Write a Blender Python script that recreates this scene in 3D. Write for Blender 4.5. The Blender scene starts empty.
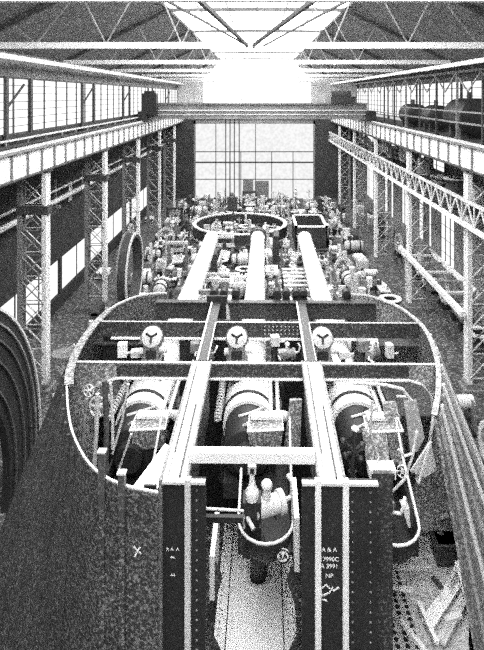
import bpy, bmesh, math, random
from mathutils import Vector, Matrix
random.seed(7)
S = bpy.context.scene
COL = S.collection
PI = math.pi
F, XC, YC, CAMZ = 550.0, 257.0, 95.5, 14.0      # focal length in px, level camera 14 m above the floor
ORD = ['zeroth', 'first', 'second', 'third', 'fourth', 'fifth', 'sixth', 'seventh', 'eighth', 'ninth', 'tenth', 'eleventh', 'twelfth',
       'thirteenth', 'fourteenth', 'fifteenth', 'sixteenth', 'seventeenth', 'eighteenth', 'nineteenth', 'twentieth']

# ------------------------------------------------------------------ materials
def M(name, a, b=None, cover=.35, scale=16., rough=.6, metal=0., stain=.35, soft=.07, bump=0.):
    """a: main tone, b: speckle tone covering about `cover` of the surface; stain: large-scale wear."""
    m = bpy.data.materials.new(name); m.use_nodes = True
    nt = m.node_tree; N = nt.nodes; L = nt.links
    bs = N['Principled BSDF']
    bs.inputs['Roughness'].default_value = rough; bs.inputs['Metallic'].default_value = metal
    if b is None: b = a * .8
    tc = N.new('ShaderNodeTexCoord')
    n1 = N.new('ShaderNodeTexNoise'); n1.inputs['Scale'].default_value = scale; n1.inputs['Detail'].default_value = 3; n1.inputs['Roughness'].default_value = .75
    n2 = N.new('ShaderNodeTexNoise'); n2.inputs['Scale'].default_value = .9; n2.inputs['Detail'].default_value = 4
    L.new(tc.outputs['Object'], n1.inputs['Vector']); L.new(tc.outputs['Object'], n2.inputs['Vector'])
    r = N.new('ShaderNodeMapRange'); t = .5 + (.5 - cover) * .42
    r.inputs['From Min'].default_value = t - soft; r.inputs['From Max'].default_value = t + soft
    L.new(n1.outputs['Fac'], r.inputs['Value'])
    r2 = N.new('ShaderNodeMapRange'); r2.inputs['From Min'].default_value = .3; r2.inputs['From Max'].default_value = .7
    r2.inputs['To Min'].default_value = 1 - stain; r2.inputs['To Max'].default_value = 1.
    L.new(n2.outputs['Fac'], r2.inputs['Value'])
    mx = N.new('ShaderNodeMix'); mx.data_type = 'RGBA'
    mx.inputs['A'].default_value = (a, a, a, 1); mx.inputs['B'].default_value = (b, b, b, 1)
    L.new(r.outputs['Result'], mx.inputs['Factor'])
    mu = N.new('ShaderNodeMix'); mu.data_type = 'RGBA'; mu.blend_type = 'MULTIPLY'; mu.inputs['Factor'].default_value = 1
    L.new(mx.outputs['Result'], mu.inputs['A']); L.new(r2.outputs['Result'], mu.inputs['B'])
    L.new(mu.outputs['Result'], bs.inputs['Base Color'])
    if bump:
        bp = N.new('ShaderNodeBump'); bp.inputs['Strength'].default_value = bump; bp.inputs['Distance'].default_value = .02
        L.new(n1.outputs['Fac'], bp.inputs['Height']); L.new(bp.outputs['Normal'], bs.inputs['Normal'])
    return m

def E(name, v, strength, dirt=.12, scale=5.):
    m = bpy.data.materials.new(name); m.use_nodes = True
    nt = m.node_tree; N = nt.nodes; L = nt.links; N.clear()
    out = N.new('ShaderNodeOutputMaterial'); em = N.new('ShaderNodeEmission'); em.inputs['Strength'].default_value = strength
    tc = N.new('ShaderNodeTexCoord'); n = N.new('ShaderNodeTexNoise'); n.inputs['Scale'].default_value = scale; n.inputs['Detail'].default_value = 4
    r = N.new('ShaderNodeMapRange'); r.inputs['From Min'].default_value = .35; r.inputs['From Max'].default_value = .6
    r.inputs['To Min'].default_value = v * (1 - dirt); r.inputs['To Max'].default_value = v
    L.new(tc.outputs['Object'], n.inputs['Vector']); L.new(n.outputs['Fac'], r.inputs['Value'])
    L.new(r.outputs['Result'], em.inputs['Color']); L.new(em.outputs['Emission'], out.inputs['Surface'])
    return m

white = M('white_paint', .86, .62, .22, 14, .5, stain=.12)
whitec = M('chalk_white', .9, .8, .2, 30, .9, stain=0)
pale = M('pale_steel', .7, .42, .3, 14, .5, stain=.25)
mid = M('mid_grey_steel', .3, .12, .4, 12, .55, stain=.35)
grey2 = M('speckled_grey_steel', .2, .5, .3, 16, .55, stain=.3)
dark = M('dark_steel', .035, .22, .28, 18, .55, stain=.4)
black = M('blackened_steel', .018, .05, .25, 18, .6, stain=.4)
hullm = M('dark_hull_plate', .04, .3, .38, 17, .6, stain=.3)
hullr = M('bare_hull_plate', .16, .6, .42, 14, .5, stain=.3)
ribp = M('pale_stringer_steel', .5, .2, .35, 10, .5, stain=.3)
ribd = M('dark_stringer_steel', .08, .2, .3, 12, .5, stain=.3)
concrete = M('worn_concrete_floor', .05, .4, .3, 6, .8, stain=.45)
shopfl = M('bare_floor_plate', .66, .25, .36, 10, .7, stain=.35)
platem = M('bright_deck_plate', .9, .74, .18, 9, .4, stain=.08)
timber = M('sawn_timber', .75, .5, .3, 8, .8, stain=.25)
roofm = M('dark_roof_boards', .1, .34, .4, 9, .8, stain=.3)
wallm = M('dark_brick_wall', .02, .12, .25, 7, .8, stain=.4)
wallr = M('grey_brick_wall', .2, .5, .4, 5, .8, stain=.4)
chordm = M('white_truss_paint', .85, .6, .2, 12, .5, stain=.15)
sign = M('sign_paint', .88, .8, .2, 30, .6, stain=0)
skyg = E('skylight_glass', 1., 8.5, .1, 3.)
wing = E('daylit_window_glass', 1., 1.25, .14, 8.)
farg = E('far_window_glass', 1., .8, .16, 3.)
gabg = E('gable_window_glass', 1., 3.2, .1, 3.)
lowg = E('low_window_glass', 1., 1.05, .2, 5.)

# ------------------------------------------------------------------ mesh builder
ORIG = {}
FR = [0.0]
YAW = -math.atan(8 / 550.)

def ortho(d):
    d = Vector(d).normalized()
    up = Vector((0, 0, 1)) if abs(d.z) < .9 else Vector((0, 1, 0))
    s = d.cross(up).normalized(); u = s.cross(d).normalized()
    return d, s, u

class MB:
    def __init__(s): s.v = []; s.f = []; s.sm = []
    def add(s, vs, fs, sm=False):
        b = len(s.v); s.v += [Vector(p) for p in vs]
        for f in fs: s.f.append([b + i for i in f]); s.sm.append(sm)
        return s
    def bx(s, x0, x1, y0, y1, z0, z1):
        vs = [(x, y, z) for z in (z0, z1) for y in (y0, y1) for x in (x0, x1)]
        return s.add(vs, [(0, 2, 3, 1), (4, 5, 7, 6), (0, 1, 5, 4), (2, 6, 7, 3), (0, 4, 6, 2), (1, 3, 7, 5)])
    def box(s, c, d, rz=0, bev=0):
        x, y, z = c; a, b, h = d[0] / 2, d[1] / 2, d[2] / 2
        t = MB(); t.bx(-a, a, -b, b, -h, h); R = Matrix.Rotation(rz, 3, 'Z')
        return s.add([R @ p + Vector(c) for p in t.v], t.f)
    def beam(s, p, q, w, h, up=None):
        p, q = Vector(p), Vector(q); d, sd, u = ortho(q - p)
        if up is not None:
            u = Vector(up); sd = d.cross(u).normalized(); u = sd.cross(d)
        vs = [e + sd * (a * w / 2) + u * (b * h / 2) for e in (p, q) for a, b in ((-1, -1), (1, -1), (1, 1), (-1, 1))]
        return s.add(vs, [(0, 3, 2, 1), (4, 5, 6, 7)] + [(i, (i + 1) % 4, (i + 1) % 4 + 4, i + 4) for i in range(4)])
    def tube(s, p, q, r, r2=None, n=12):
        p, q = Vector(p), Vector(q); r2 = r if r2 is None else r2
        d, sd, u = ortho(q - p)
        vs = [e + (sd * math.cos(2 * PI * i / n) + u * math.sin(2 * PI * i / n)) * rr for e, rr in ((p, r), (q, r2)) for i in range(n)]
        s.add(vs, [(i, (i + 1) % n, (i + 1) % n + n, i + n) for i in range(n)], True)
        b = len(s.v) - 2 * n
        s.f += [[b + n - 1 - i for i in range(n)], [b + n + i for i in range(n)]]; s.sm += [False, False]
        return s
    def path(s, pts, r, n=8, closed=False):
        pts = [Vector(p) for p in pts]; m = len(pts); vs = []
        for i, p in enumerate(pts):
            a = pts[(i - 1) % m] if (closed or i > 0) else p
            b = pts[(i + 1) % m] if (closed or i < m - 1) else p
            d, sd, u = ortho(b - a)
            vs += [p + (sd * math.cos(2 * PI * k / n) + u * math.sin(2 * PI * k / n)) * r for k in range(n)]
        fs = []
        for i in range(m if closed else m - 1):
            j = (i + 1) % m
            fs += [(i * n + k, i * n + (k + 1) % n, j * n + (k + 1) % n, j * n + k) for k in range(n)]
        s.add(vs, fs, True)
        if not closed:
            b = len(s.v) - m * n
            s.f += [[b + n - 1 - k for k in range(n)], [b + (m - 1) * n + k for k in range(n)]]; s.sm += [False, False]
        return s
    def lathe(s, prof, o, axis, n=24, closed=False, a0=0., a1=2 * PI):
        """prof: (r, t) along axis from o."""
        o = Vector(o); d, sd, u = ortho(axis); m = len(prof); full = abs(a1 - a0 - 2 * PI) < 1e-6
        k = n if full else n + 1; vs = []
        for i in range(k):
            a = a0 + (a1 - a0) * i / n; e = sd * math.cos(a) + u * math.sin(a)
            vs += [o + d * t + e * max(r, 1e-4) for r, t in prof]
        fs = []
        for i in range(n):
            j = (i + 1) % k
            for q in range(m if closed else m - 1):
                w = (q + 1) % m
                fs.append((i * m + q, j * m + q, j * m + w, i * m + w))
        s.add(vs, fs, True)
        if not full and closed:
            b = len(s.v) - k * m
            s.f += [[b + q for q in range(m)], [b + n * m + m - 1 - q for q in range(m)]]; s.sm += [False, False]
        return s
    def prism(s, poly, plane, a, b):
        n = len(poly)
        g = {'xy': lambda p, t: (p[0], p[1], t), 'xz': lambda p, t: (p[0], t, p[1]), 'yz': lambda p, t: (t, p[0], p[1])}[plane]
        vs = [g(p, t) for t in (a, b) for p in poly]
        return s.add(vs, [list(range(n - 1, -1, -1)), list(range(n, 2 * n))] + [(i, (i + 1) % n, (i + 1) % n + n, i + n) for i in range(n)])
    def sphere(s, c, r, n=12, sz=1.):
        return s.lathe([(r * math.sin(PI * i / n), -r * sz * math.cos(PI * i / n)) for i in range(n + 1)], c, (0, 0, 1), n + 4)
    def strip(s, A, B, thick=None):
        """quad strip between two polylines"""
        n = len(A)
        return s.add(list(A) + list(B), [(i, i + 1, n + i + 1, n + i) for i in range(n - 1)], True)
    def build(s, name, mat, parent=None, loc=None, bevel=0., label=None, cat=None, group=None, kind=None, solid=0., extra=()):
        if parent is not None: o0 = ORIG[parent.name]
        elif loc is not None: o0 = Vector(loc)
        else:
            xs = [v.x for v in s.v]; ys = [v.y for v in s.v]
            o0 = Vector(((min(xs) + max(xs)) / 2, (min(ys) + max(ys)) / 2, min(v.z for v in s.v)))
        nf = len(s.f); cnt = []
        for em, _ in extra: s.add(em.v, em.f); cnt.append(len(em.f))
        me = bpy.data.meshes.new(name)
        me.from_pydata([v - o0 for v in s.v], [], s.f)
        bm = bmesh.new(); bm.from_mesh(me)
        bmesh.ops.remove_doubles(bm, verts=bm.verts, dist=1e-5) if solid else None
        bmesh.ops.recalc_face_normals(bm, faces=bm.faces)
        if not solid:
            for f, sm in zip(bm.faces, s.sm): f.smooth = sm
        bm.to_mesh(me); bm.free()
        if not solid: me.set_sharp_from_angle(angle=R(40))
        me.materials.append(mat)
        q = nf
        for k, (_, emat) in enumerate(extra):
            me.materials.append(emat)
            for i in range(q, q + cnt[k]): me.polygons[i].material_index = k + 1
            q += cnt[k]
        ob = bpy.data.objects.new(name, me); COL.objects.link(ob)
        ORIG[ob.name] = o0
        if parent is not None: ob.parent = parent
        else:
            ob.location = Matrix.Rotation(FR[0], 3, 'Z') @ o0; ob.rotation_euler = (0, 0, FR[0])
        if bevel:
            b = ob.modifiers.new('bevel', 'BEVEL'); b.width = bevel; b.segments = 2; b.limit_method = 'ANGLE'
        if solid:
            b = ob.modifiers.new('solid', 'SOLIDIFY'); b.thickness = solid; b.offset = 0
        tag(ob, label, cat, group, kind)
        return ob

def R(a): return a * PI / 180
def tag(o, label=None, cat=None, group=None, kind=None):
    if label: o['label'] = label
    if cat: o['category'] = cat
    if group: o['group'] = group
    if kind: o['kind'] = kind
    return o
def thing(name, label, cat, loc=(0, 0, 0), group=None, kind=None):
    o = bpy.data.objects.new(name, None); COL.objects.link(o); o.empty_display_size = .2
    o0 = Vector(loc); ORIG[o.name] = o0
    o.location = Matrix.Rotation(FR[0], 3, 'Z') @ o0; o.rotation_euler = (0, 0, FR[0])
    return tag(o, label, cat, group, kind)
KIDS = {}
def kids(o): return [c for c in bpy.data.objects if c.parent == o]
def clone(root, loc, rz=0., label=None, group=None, scale=1.):
    if root.name not in KIDS: KIDS[root.name] = [(c, kids(c)) for c in kids(root)]
    r = root.copy(); COL.objects.link(r)
    place(r, loc, rz, scale)
    if label: r['label'] = label
    if group: r['group'] = group
    for c, gs in KIDS[root.name]:
        d = c.copy(); COL.objects.link(d); d.parent = r
        for g in gs:
            h = g.copy(); COL.objects.link(h); h.parent = d
    return r
def place(r, loc, rz=0., scale=1.):
    r.location = Matrix.Rotation(FR[0], 3, 'Z') @ Vector(loc); r.rotation_euler = (0, 0, rz + FR[0]); r.scale = (scale,) * 3
    ORIG[r.name] = Vector(loc)
def struct(mb, name, mat, parent=None): return mb.build(name, mat, parent, kind='structure')

# ------------------------------------------------------------------ camera
cam = bpy.data.cameras.new('camera'); co = bpy.data.objects.new('camera', cam); COL.objects.link(co)
co.location = (0, 0, CAMZ); co.rotation_euler = (PI / 2, 0, 0)
cam.sensor_fit = 'VERTICAL'; cam.sensor_height = 24; cam.lens = 24 * F / 650
cam.shift_y = -(325 - YC) / 650; cam.shift_x = (242 - XC) / 650
cam.clip_end = 300
S.camera = co

# ------------------------------------------------------------------ hall shell
Y0, Y1 = -10., 74.8
FX = 14.0
struct(MB().bx(-FX, FX, Y0, Y1 + .5, -.3, 0), 'floor', concrete)
# outer walls of the aisles
def wall_with_slots(side, x, mat, slots, z1):
    """vertical wall at x with window slots (y0,y1,z0,z1)"""
    m = MB(); xa, xb = sorted((x, x + side * .35))
    zs = sorted({0, z1} | {s[2] for s in slots} | {s[3] for s in slots})
    for a, b in zip(zs, zs[1:]):
        y = Y0
        for s in sorted(slots):
            if s[2] <= a and s[3] >= b:
                m.bx(xa, xb, y, s[0], a, b); y = s[1]
        m.bx(xa, xb, y, Y1, a, b)
    return m
wn = [0]
def window(ax, x, a0, a1, z0, z1, na, nz, glass, frame, fw=.09, mw=.05, label=None):
    """window in a plane x=const (ax 'x') or y=const (ax 'y')"""
    wn[0] += 1; nm = 'window_%d' % wn[0]
    P = (lambda m, u0, u1, d0, d1, w0, w1: m.bx(x + d0, x + d1, u0, u1, w0, w1)) if ax == 'x' else (lambda m, u0, u1, d0, d1, w0, w1: m.bx(u0, u1, x + d0, x + d1, w0, w1))
    t = thing(nm, None, None, (x, (a0 + a1) / 2, z0) if ax == 'x' else ((a0 + a1) / 2, x, z0), kind='structure')
    f = MB()
    for u in (a0, a1 - fw): P(f, u, u + fw, -.06, .06, z0, z1)
    for w in (z0, z1 - fw): P(f, a0, a1, -.06, .06, w, w + fw)
    f.build('window_frame', frame, t)
    g = MB()
    for i in range(1, na): u = a0 + (a1 - a0) * i / na; P(g, u - mw, u + mw, -.07, .07, z0, z1)
    if na > 1: g.build('mullion', frame, t)
    g = MB()
    for i in range(1, nz): w = z0 + (z1 - z0) * i / nz; P(g, a0, a1, -.03, .03, w - mw * .35, w + mw * .35)
    if nz > 1: g.build('glazing_bar', frame, t)
    P2 = MB(); P(P2, a0 + .02, a1 - .02, -.012, .012, z0 + .02, z1 - .02); P2.build('pane', glass, t)
    return t
BAY = 10.2
bays = [16.1 + BAY * i for i in range(7)]       # column lines; near columns at 26.3, 36.5, ...
cols = [16.1 + BAY * i for i in range(6)]
# left outer wall, X=-13: low bright windows between the columns
slots = []
for i in range(-1, 5):
    y0 = cols[0] + BAY * i + .9
    slots += [(y0 - .7, y0 + 9.1, .9, 3.25)]
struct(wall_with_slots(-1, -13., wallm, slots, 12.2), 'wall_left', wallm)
for s in slots:
    if s[1] > 16: window('x', -13.15, s[0], s[1], s[2], s[3], 3, 1, lowg, dark, .07, .05)
slots = [(38, 41, 1.5, 5.5), (43, 46.5, 2, 5.6), (49, 52, 2, 5.8), (55, 59, 1.6, 6), (62, 70, 1.6, 6), (27.5, 31, 2, 4)]
slots += [(30, 33, 8.3, 9.6), (40, 46, 8.3, 9.8), (51, 60, 8.3, 9.8), (62, 71, 8.3, 9.8)]
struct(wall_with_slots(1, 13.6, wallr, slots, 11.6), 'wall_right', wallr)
for s in slots: window('x', 13.75, s[0], s[1], s[2], s[3], 3, 4, lowg, mid, .07, .05)
# left clerestory: window band behind the runway
UZ0, UZ1 = 12.25, 14.82
for i in range(-1, 6):
    y0 = cols[0] + BAY * i; y1 = min(y0 + BAY, Y1)
    window('x', -10.9, y0 + .12, y1 - .12, UZ0, UZ1, 6, 7, wing, dark, .08, .05)
    struct(MB().bx(-11.05, -10.75, y0 - .12, y0 + .12, UZ0, UZ1), 'trim_%d' % (i + 2), dark)
struct(MB().bx(-11.1, -10.8, Y0, Y1, 14.82, 15.9), 'wall_left_upper', roofm)
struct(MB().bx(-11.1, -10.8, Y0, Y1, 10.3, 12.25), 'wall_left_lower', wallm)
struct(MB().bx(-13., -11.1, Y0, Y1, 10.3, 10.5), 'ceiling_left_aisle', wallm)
# right: deeper upper gallery with its own window band
for i in range(0, 6):
    y0 = cols[0] + BAY * i; y1 = min(y0 + BAY, Y1)
    window('x', 13.6, y0 + .12, y1 - .12, 11.9, 15.0, 6, 6, wing, dark, .1, .07)
    struct(MB().bx(13.5, 13.7, y0 - .12, y0 + .12, 11.6, 15.0), 'trim_%d' % (i + 20), dark)
struct(MB().bx(13.5, 13.8, Y0, Y1, 15.0, 16.0), 'wall_right_upper', roofm)
struct(MB().bx(10.6, 13.6, Y0, Y1, 11.3, 11.6), 'floor_right_gallery', wallm)
struct(MB().bx(10.6, 13.6, Y0, Y1, 8.0, 8.2), 'floor_right_lower_gallery', wallm)
# roof: two dark slopes and the long ridge skylight
SKW, SKZ, EVX, EVZ = 5.0, 19.0, 10.8, 15.9
for sd, nm in ((-1, 'left'), (1, 'right')):
    m = MB(); xs = [sd * EVX, sd * SKW]
    m.add([(xs[0], Y0, EVZ), (xs[1], Y0, SKZ), (xs[1], Y1, SKZ), (xs[0], Y1, EVZ), (xs[0], Y0, EVZ + .25), (xs[1], Y0, SKZ + .25), (xs[1], Y1, SKZ + .25), (xs[0], Y1, EVZ + .25)],
          [(0, 1, 2, 3), (4, 5, 6, 7), (0, 1, 5, 4), (1, 2, 6, 5), (2, 3, 7, 6), (3, 0, 4, 7)])
    struct(m, 'ceiling_' + nm, roofm)
struct(MB().bx(10.8, 13.8, Y0, Y1, 15.9, 16.1), 'ceiling_right_gallery', roofm)
sk = thing('window_100', None, None, (0, 30, SKZ), kind='structure')
m = MB()
m.bx(-SKW, SKW, Y0, Y1, SKZ + .1, SKZ + .14); m.build('pane', skyg, sk)
m = MB()
for i in range(-2, 3): m.bx(i * SKW / 3 - .05, i * SKW / 3 + .05, Y0, Y1, SKZ - .02, SKZ + .08)
for sd in (-1, 1): m.bx(sd * SKW - .1, sd * SKW + .1, Y0, Y1, SKZ - .1, SKZ + .2)
m.build('glazing_bar', chordm, sk)
# far end wall: great glazed door, crane-height band and glazed gable
DX0, DX1, DZ = -8.6, 7.9, 10.6
m = MB(); yb = Y1
m.bx(-FX, DX0, yb, yb + .4, 0, 12.2); m.bx(DX1, FX, yb, yb + .4, 0, 12.2); m.bx(DX0, DX1, yb, yb + .4, DZ, 12.2)
struct(m, 'wall_back', dark)
m = MB()
for sd in (-1, 1): m.prism([(sd * 7.6, EVZ), (sd * EVX, EVZ), (sd * SKW, SKZ), (sd * SKW, SKZ - .4)], 'xz', yb + .1, yb + .3); m.bx(*sorted((sd * 7.4, sd * 14)), yb, yb + .3, 12.2, EVZ)
struct(m, 'wall_back_gable', pale)
dr = thing('door_1', None, None, (0, yb, 0), kind='structure')
m = MB(); m.bx(DX0, DX1, yb + .1, yb + .14, 0, DZ); m.build('pane', farg, dr)
m = MB(); m.bx(DX0, DX1, yb - .08, yb + .2, DZ - .45, DZ); m.bx(DX0, DX0 + .25, yb - .08, yb + .2, 0, DZ); m.bx(DX1 - .25, DX1, yb - .08, yb + .2, 0, DZ)
m.build('door_frame', mid, dr)
m = MB()
for z, h in ((6.35, .12), (4.9, .2), (2.6, .1)): m.bx(DX0, DX1, yb, yb + .1, z - h / 2, z + h / 2)
for x in (-5.6, -3.7, -2.2, -.2, 2, 4.9): m.bx(x - .05, x + .05, yb, yb + .1, 0, 6.3 if x not in (-5.6, -.2) else DZ)
m.build('glazing_bar', dark, dr)
m = MB(); m.bx(-1.9, -.5, yb - .06, yb + .05, 0, 2.6); m.bx(-.3, 1.6, yb - .06, yb + .05, 0, 2.4); m.build('wicket_door', grey2, dr)
window('y', yb + .1, -7.4, 7.4, 12.2, 15.85, 9, 3, gabg, pale, .12, .06)
gb = thing('window_101', None, None, (0, yb, 15.9), kind='structure')
m = MB(); m.prism([(-7.6, EVZ), (7.6, EVZ), (SKW, SKZ - .4), (SKW, SKZ + .1), (-SKW, SKZ + .1), (-SKW, SKZ - .4)], 'xz', yb + .1, yb + .14); m.build('pane', gabg, gb)
m = MB()
for x in range(-4, 5): m.bx(x * 1.9 - .06, x * 1.9 + .06, yb, yb + .1, EVZ, SKZ if abs(x * 1.9) < SKW else EVZ + (EVX - abs(x * 1.9)) * .53)
m.build('glazing_bar', pale, gb)
# eaves rails (the pale lines below the roof edge)
for sd, nm in ((-1, 'left'), (1, 'right')):
    m = MB(); m.bx(sd * 10. - .1, sd * 10. + .1, Y0, Y1, 15.46, 15.66)
    struct(m, 'trim_eaves_' + nm, chordm)

# ------------------------------------------------------------------ roof trusses
ty = [10.2 + BAY * i for i in range(7)]
def truss():
    t = thing('roof_truss', 'x', 'roof truss', (0, 0, 15.7), 'white roof trusses across the hall')
    MB().bx(-10.75, 10.75, -.09, .09, 15.74, 15.97).build('bottom_chord', chordm, t)
    m = MB()
    for sd in (-1, 1):
        m.beam((sd * 10.5, 0, 16.0), (sd * SKW, 0, SKZ - .25), .16, .2); m.beam((sd * SKW, 0, SKZ - .25), (0, 0, SKZ - .2), .16, .2)
    m.build('top_chord', dark, t)
    for sd in (-1, 1):
        xs = [8.2, 5.6, 2.8]; tops = [(9.0, 16.6), (6.6, 17.9), (4.0, SKZ - .25), (1.4, SKZ - .25)]
        for i, x in enumerate(xs):
            m = MB()
            m.beam((sd * x, 0, 15.9), (sd * tops[i][0], 0, tops[i][1]), .045, .045); m.beam((sd * x, 0, 15.9), (sd * tops[i + 1][0], 0, tops[i + 1][1]), .045, .045)
            m.build('web_member', mid, t)
    return t
t0 = truss()
for i, y in enumerate(ty):
    lb = 'white roof truss, %s bottom chord counted back from the camera end' % ORD[i + 1]
    if i == 0: place(t0, (0, y, 15.7)); t0['label'] = lb
    else: clone(t0, (0, y, 15.7), 0, lb)
# V-shaped bracing meeting at the middle of the second chord
for sd, nm in ((-1, 'left'), (1, 'right')):
    m = MB(); m.beam((-.25 + sd * .12, ty[1] - .1, 15.86), (sd * 1.15, 10.4, 15.86), .09, .1)
    m.build('roof_brace', black, label='dark diagonal roof brace running from truss middle to the upper %s' % nm, cat='brace', group='dark braces of the roof V')
    m = MB(); m.beam((-.05 + sd * .3, ty[1] - .3, 15.82), (sd * 1.75, 10.4, 15.82), .05, .05)
    m.build('roof_tie', dark, label='thin outer roof tie beside the %s dark diagonal brace' % nm, cat='tie rod', group='thin ties of the roof V')

# ------------------------------------------------------------------ lattice columns
def column():
    c = thing('lattice_column', 'x', 'column', (0, 0, 0), 'x')
    # inner leg at x=0, outer leg at x=1.25 (mirrored with rz)
    H = 10.36
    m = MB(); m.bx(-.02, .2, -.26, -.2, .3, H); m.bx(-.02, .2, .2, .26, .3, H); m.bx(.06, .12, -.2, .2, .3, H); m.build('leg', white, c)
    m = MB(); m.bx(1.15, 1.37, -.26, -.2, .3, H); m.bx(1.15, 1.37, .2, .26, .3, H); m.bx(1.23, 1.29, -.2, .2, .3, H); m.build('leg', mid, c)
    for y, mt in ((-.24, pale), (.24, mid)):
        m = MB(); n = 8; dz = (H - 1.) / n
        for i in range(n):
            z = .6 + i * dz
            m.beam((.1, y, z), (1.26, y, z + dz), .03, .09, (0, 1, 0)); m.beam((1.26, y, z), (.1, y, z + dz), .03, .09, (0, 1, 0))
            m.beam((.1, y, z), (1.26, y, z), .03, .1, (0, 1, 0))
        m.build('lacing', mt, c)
    m = MB(); m.bx(-.25, 1.6, -.5, .5, 0, .12); m.bx(-.1, 1.45, -.36, .36, .12, .34); m.build('base_plate', mid, c)
    m = MB(); m.bx(-.12, 1.5, -.34, .34, H, H + .1); m.bx(-.1, 1.4, -.3, .3, 8.35, 8.75); m.build('cap', dark, c)
    return c
c0 = column(); first = True
for sd, nm in ((-1, 'left'), (1, 'right')):
    for i, y in enumerate(cols):
        y = y + .0
        lb = 'lattice steel column on the %s side, %s in line from the camera' % (nm, ORD[i + 1])
        loc = (sd * 10., y, 0); rz = PI if sd < 0 else 0
        if first: place(c0, loc, rz); c0['label'] = lb; c0['group'] = 'lattice columns'; first = False; r = c0
        else: clone(c0, loc, rz, lb, 'lattice columns')

# ------------------------------------------------------------------ crane runway girders
GZ0, GZ1 = 10.46, 11.66
for sd, nm in ((-1, 'left'), (1, 'right')):
    g = thing('crane_runway_girder', 'white plated crane runway girder along the %s side on the columns' % nm, 'girder', (sd * 10.1, 32, GZ0), 'crane runway girders')
    MB().bx(sd * 10.1 - .06, sd * 10.1 + .06, 3, Y1 - .1, GZ0 + .06, GZ1 - .06).build('web', white, g)
    m = MB(); m.bx(sd * 10.1 - .28, sd * 10.1 + .28, 3, Y1 - .1, GZ1 - .06, GZ1); m.build('top_flange', mid, g)
    m = MB(); m.bx(sd * 10.1 - .24, sd * 10.1 + .24, 3, Y1 - .1, GZ0, GZ0 + .06); m.build('bottom_flange', dark, g)
    m = MB(); m.bx(sd * 10.1 - .05, sd * 10.1 + .05, 3, Y1 - .1, GZ1, GZ1 + .12); m.build('rail', pale, g)
    y = 16.1
    while y < Y1 - 1:
        m = MB(); m.bx(sd * 10.0 - .05, sd * 10.0 + .05, y - .045, y + .045, GZ0 + .06, GZ1 - .06)
        m.build('stiffener', mid, g); y += 1.58
# left: walkway with handrail on the wall side of the runway
w = thing('walkway', 'dark runway walkway with pale handrail below the left window band', 'walkway', (-10.55, 32, 11.7))
m = MB(); m.bx(-10.8, -10.42, 3, Y1 - .2, 11.75, 11.85); m.build('deck', dark, w)
m = MB(); m.bx(-10.46, -10.40, 3, Y1 - .2, 12.05, 12.13); m.build('handrail', pale, w)
for i in range(26): MB().bx(-10.46, -10.40, 16.2 + i * 2.2, 16.28 + i * 2.2, 11.85, 12.06).build('post', mid, w)
# knee braces at the clerestory posts
for i in range(5):
    y = cols[0] + BAY * (i + .72)
    m = MB(); m.beam((-10.7, y, 13.4), (-10.3, y + .9, 14.5), .08, .08); m.bx(-10.76, -10.62, y - .12, y + .12, 11.85, 14.8)
    m.build('bracket_post', dark, label='dark bracketed post before the left window band, %s from camera' % ORD[i + 1], cat='post', group='bracketed posts before the left windows')
# left aisle: gallery pipes
for k, (z, x, r, mt, lb) in enumerate(((7.6, -12.2, .16, pale, 'pale pipe running along the dark left aisle, lower of two'), (8.25, -12.2, .07, pale, 'thin pale pipe above the thick pipe in the left aisle'))):
    m = MB(); m.tube((x, 12, z), (x, 73, z), r, n=10); m.build('aisle_pipe', mt, label=lb, cat='pipe')
for i in range(9):
    y = 18 + i * 5.1
    m = MB(); m.bx(-13, -11.9, y - .06, y + .06, 7.2, 7.36); m.beam((-12.95, y, 6.3), (-12.0, y, 7.2), .07, .07); m.bx(-12.24, -12.16, y - .06, y + .06, 7.3, 8.9)
    m.build('pipe_bracket', mid, label='steel pipe bracket on the left aisle wall, %s from the camera' % ORD[i + 1], cat='bracket', group='pipe brackets in the left aisle')
for k, (y, z, w_, h) in enumerate(((33.2, 7.2 - 1.1, .8, 1.1), (37.8, 6.7, .7, 1.3), (47.5, 6.8, .8, 1.0))):
    m = MB(); m.bx(-12.99, -12.93, y, y + w_, z, z + h)
    m.build('notice_sheet', sign, label='blank white sheet on the dark left aisle wall, %s from camera' % ORD[k + 1], cat='notice', group='white sheets on the left wall')

# right: lower lattice girder, platform, gallery drums
g = thing('lattice_girder', 'pale lattice gallery girder hanging under the right runway girder', 'girder', (10.0, 40, 7.95))
m = MB(); m.bx(9.6, 9.75, 14, 74, 7.9, 8.1); m.build('bottom_chord', white, g)
m = MB(); m.bx(9.63, 9.73, 14, 74, 9.05, 9.2); m.build('top_chord', pale, g)
m = MB(); y = 14.
while y < 73:
    m.beam((9.67, y, 8.1), (9.67, y + .75, 9.05), .05, .09); m.beam((9.67, y + .75, 9.05), (9.67, y + 1.5, 8.1), .05, .09); m.bx(9.65, 9.7, y - .04, y + .04, 8.1, 9.05); y += 1.5
m.build('lacing', pale, g)
p = thing('platform_frame', 'pale open platform frame hung between the nearest right columns', 'platform', (10.6, 32, 3.5))
m = MB(); m.bx(9.7, 9.93, 26.2, 37.8, 3.45, 3.7); m.build('front_rail', white, p)
m = MB(); m.bx(11.5, 11.7, 29.0, 37.5, 3.45, 3.7); m.build('back_rail', white, p)
for i in range(6): MB().bx(9.9, 11.55, 27.3 + i * 1.7, 27.5 + i * 1.7, 3.5, 3.62).build('cross_bar', pale if i % 2 else mid, p)
m = MB(); m.beam((9.8, 36.3, 3.4), (10.05, 36.9, 0), .1, .1); m.beam((11.6, 36.9, 3.4), (11.6, 36.9, 0), .1, .1); m.build('strut', pale, p)
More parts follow.
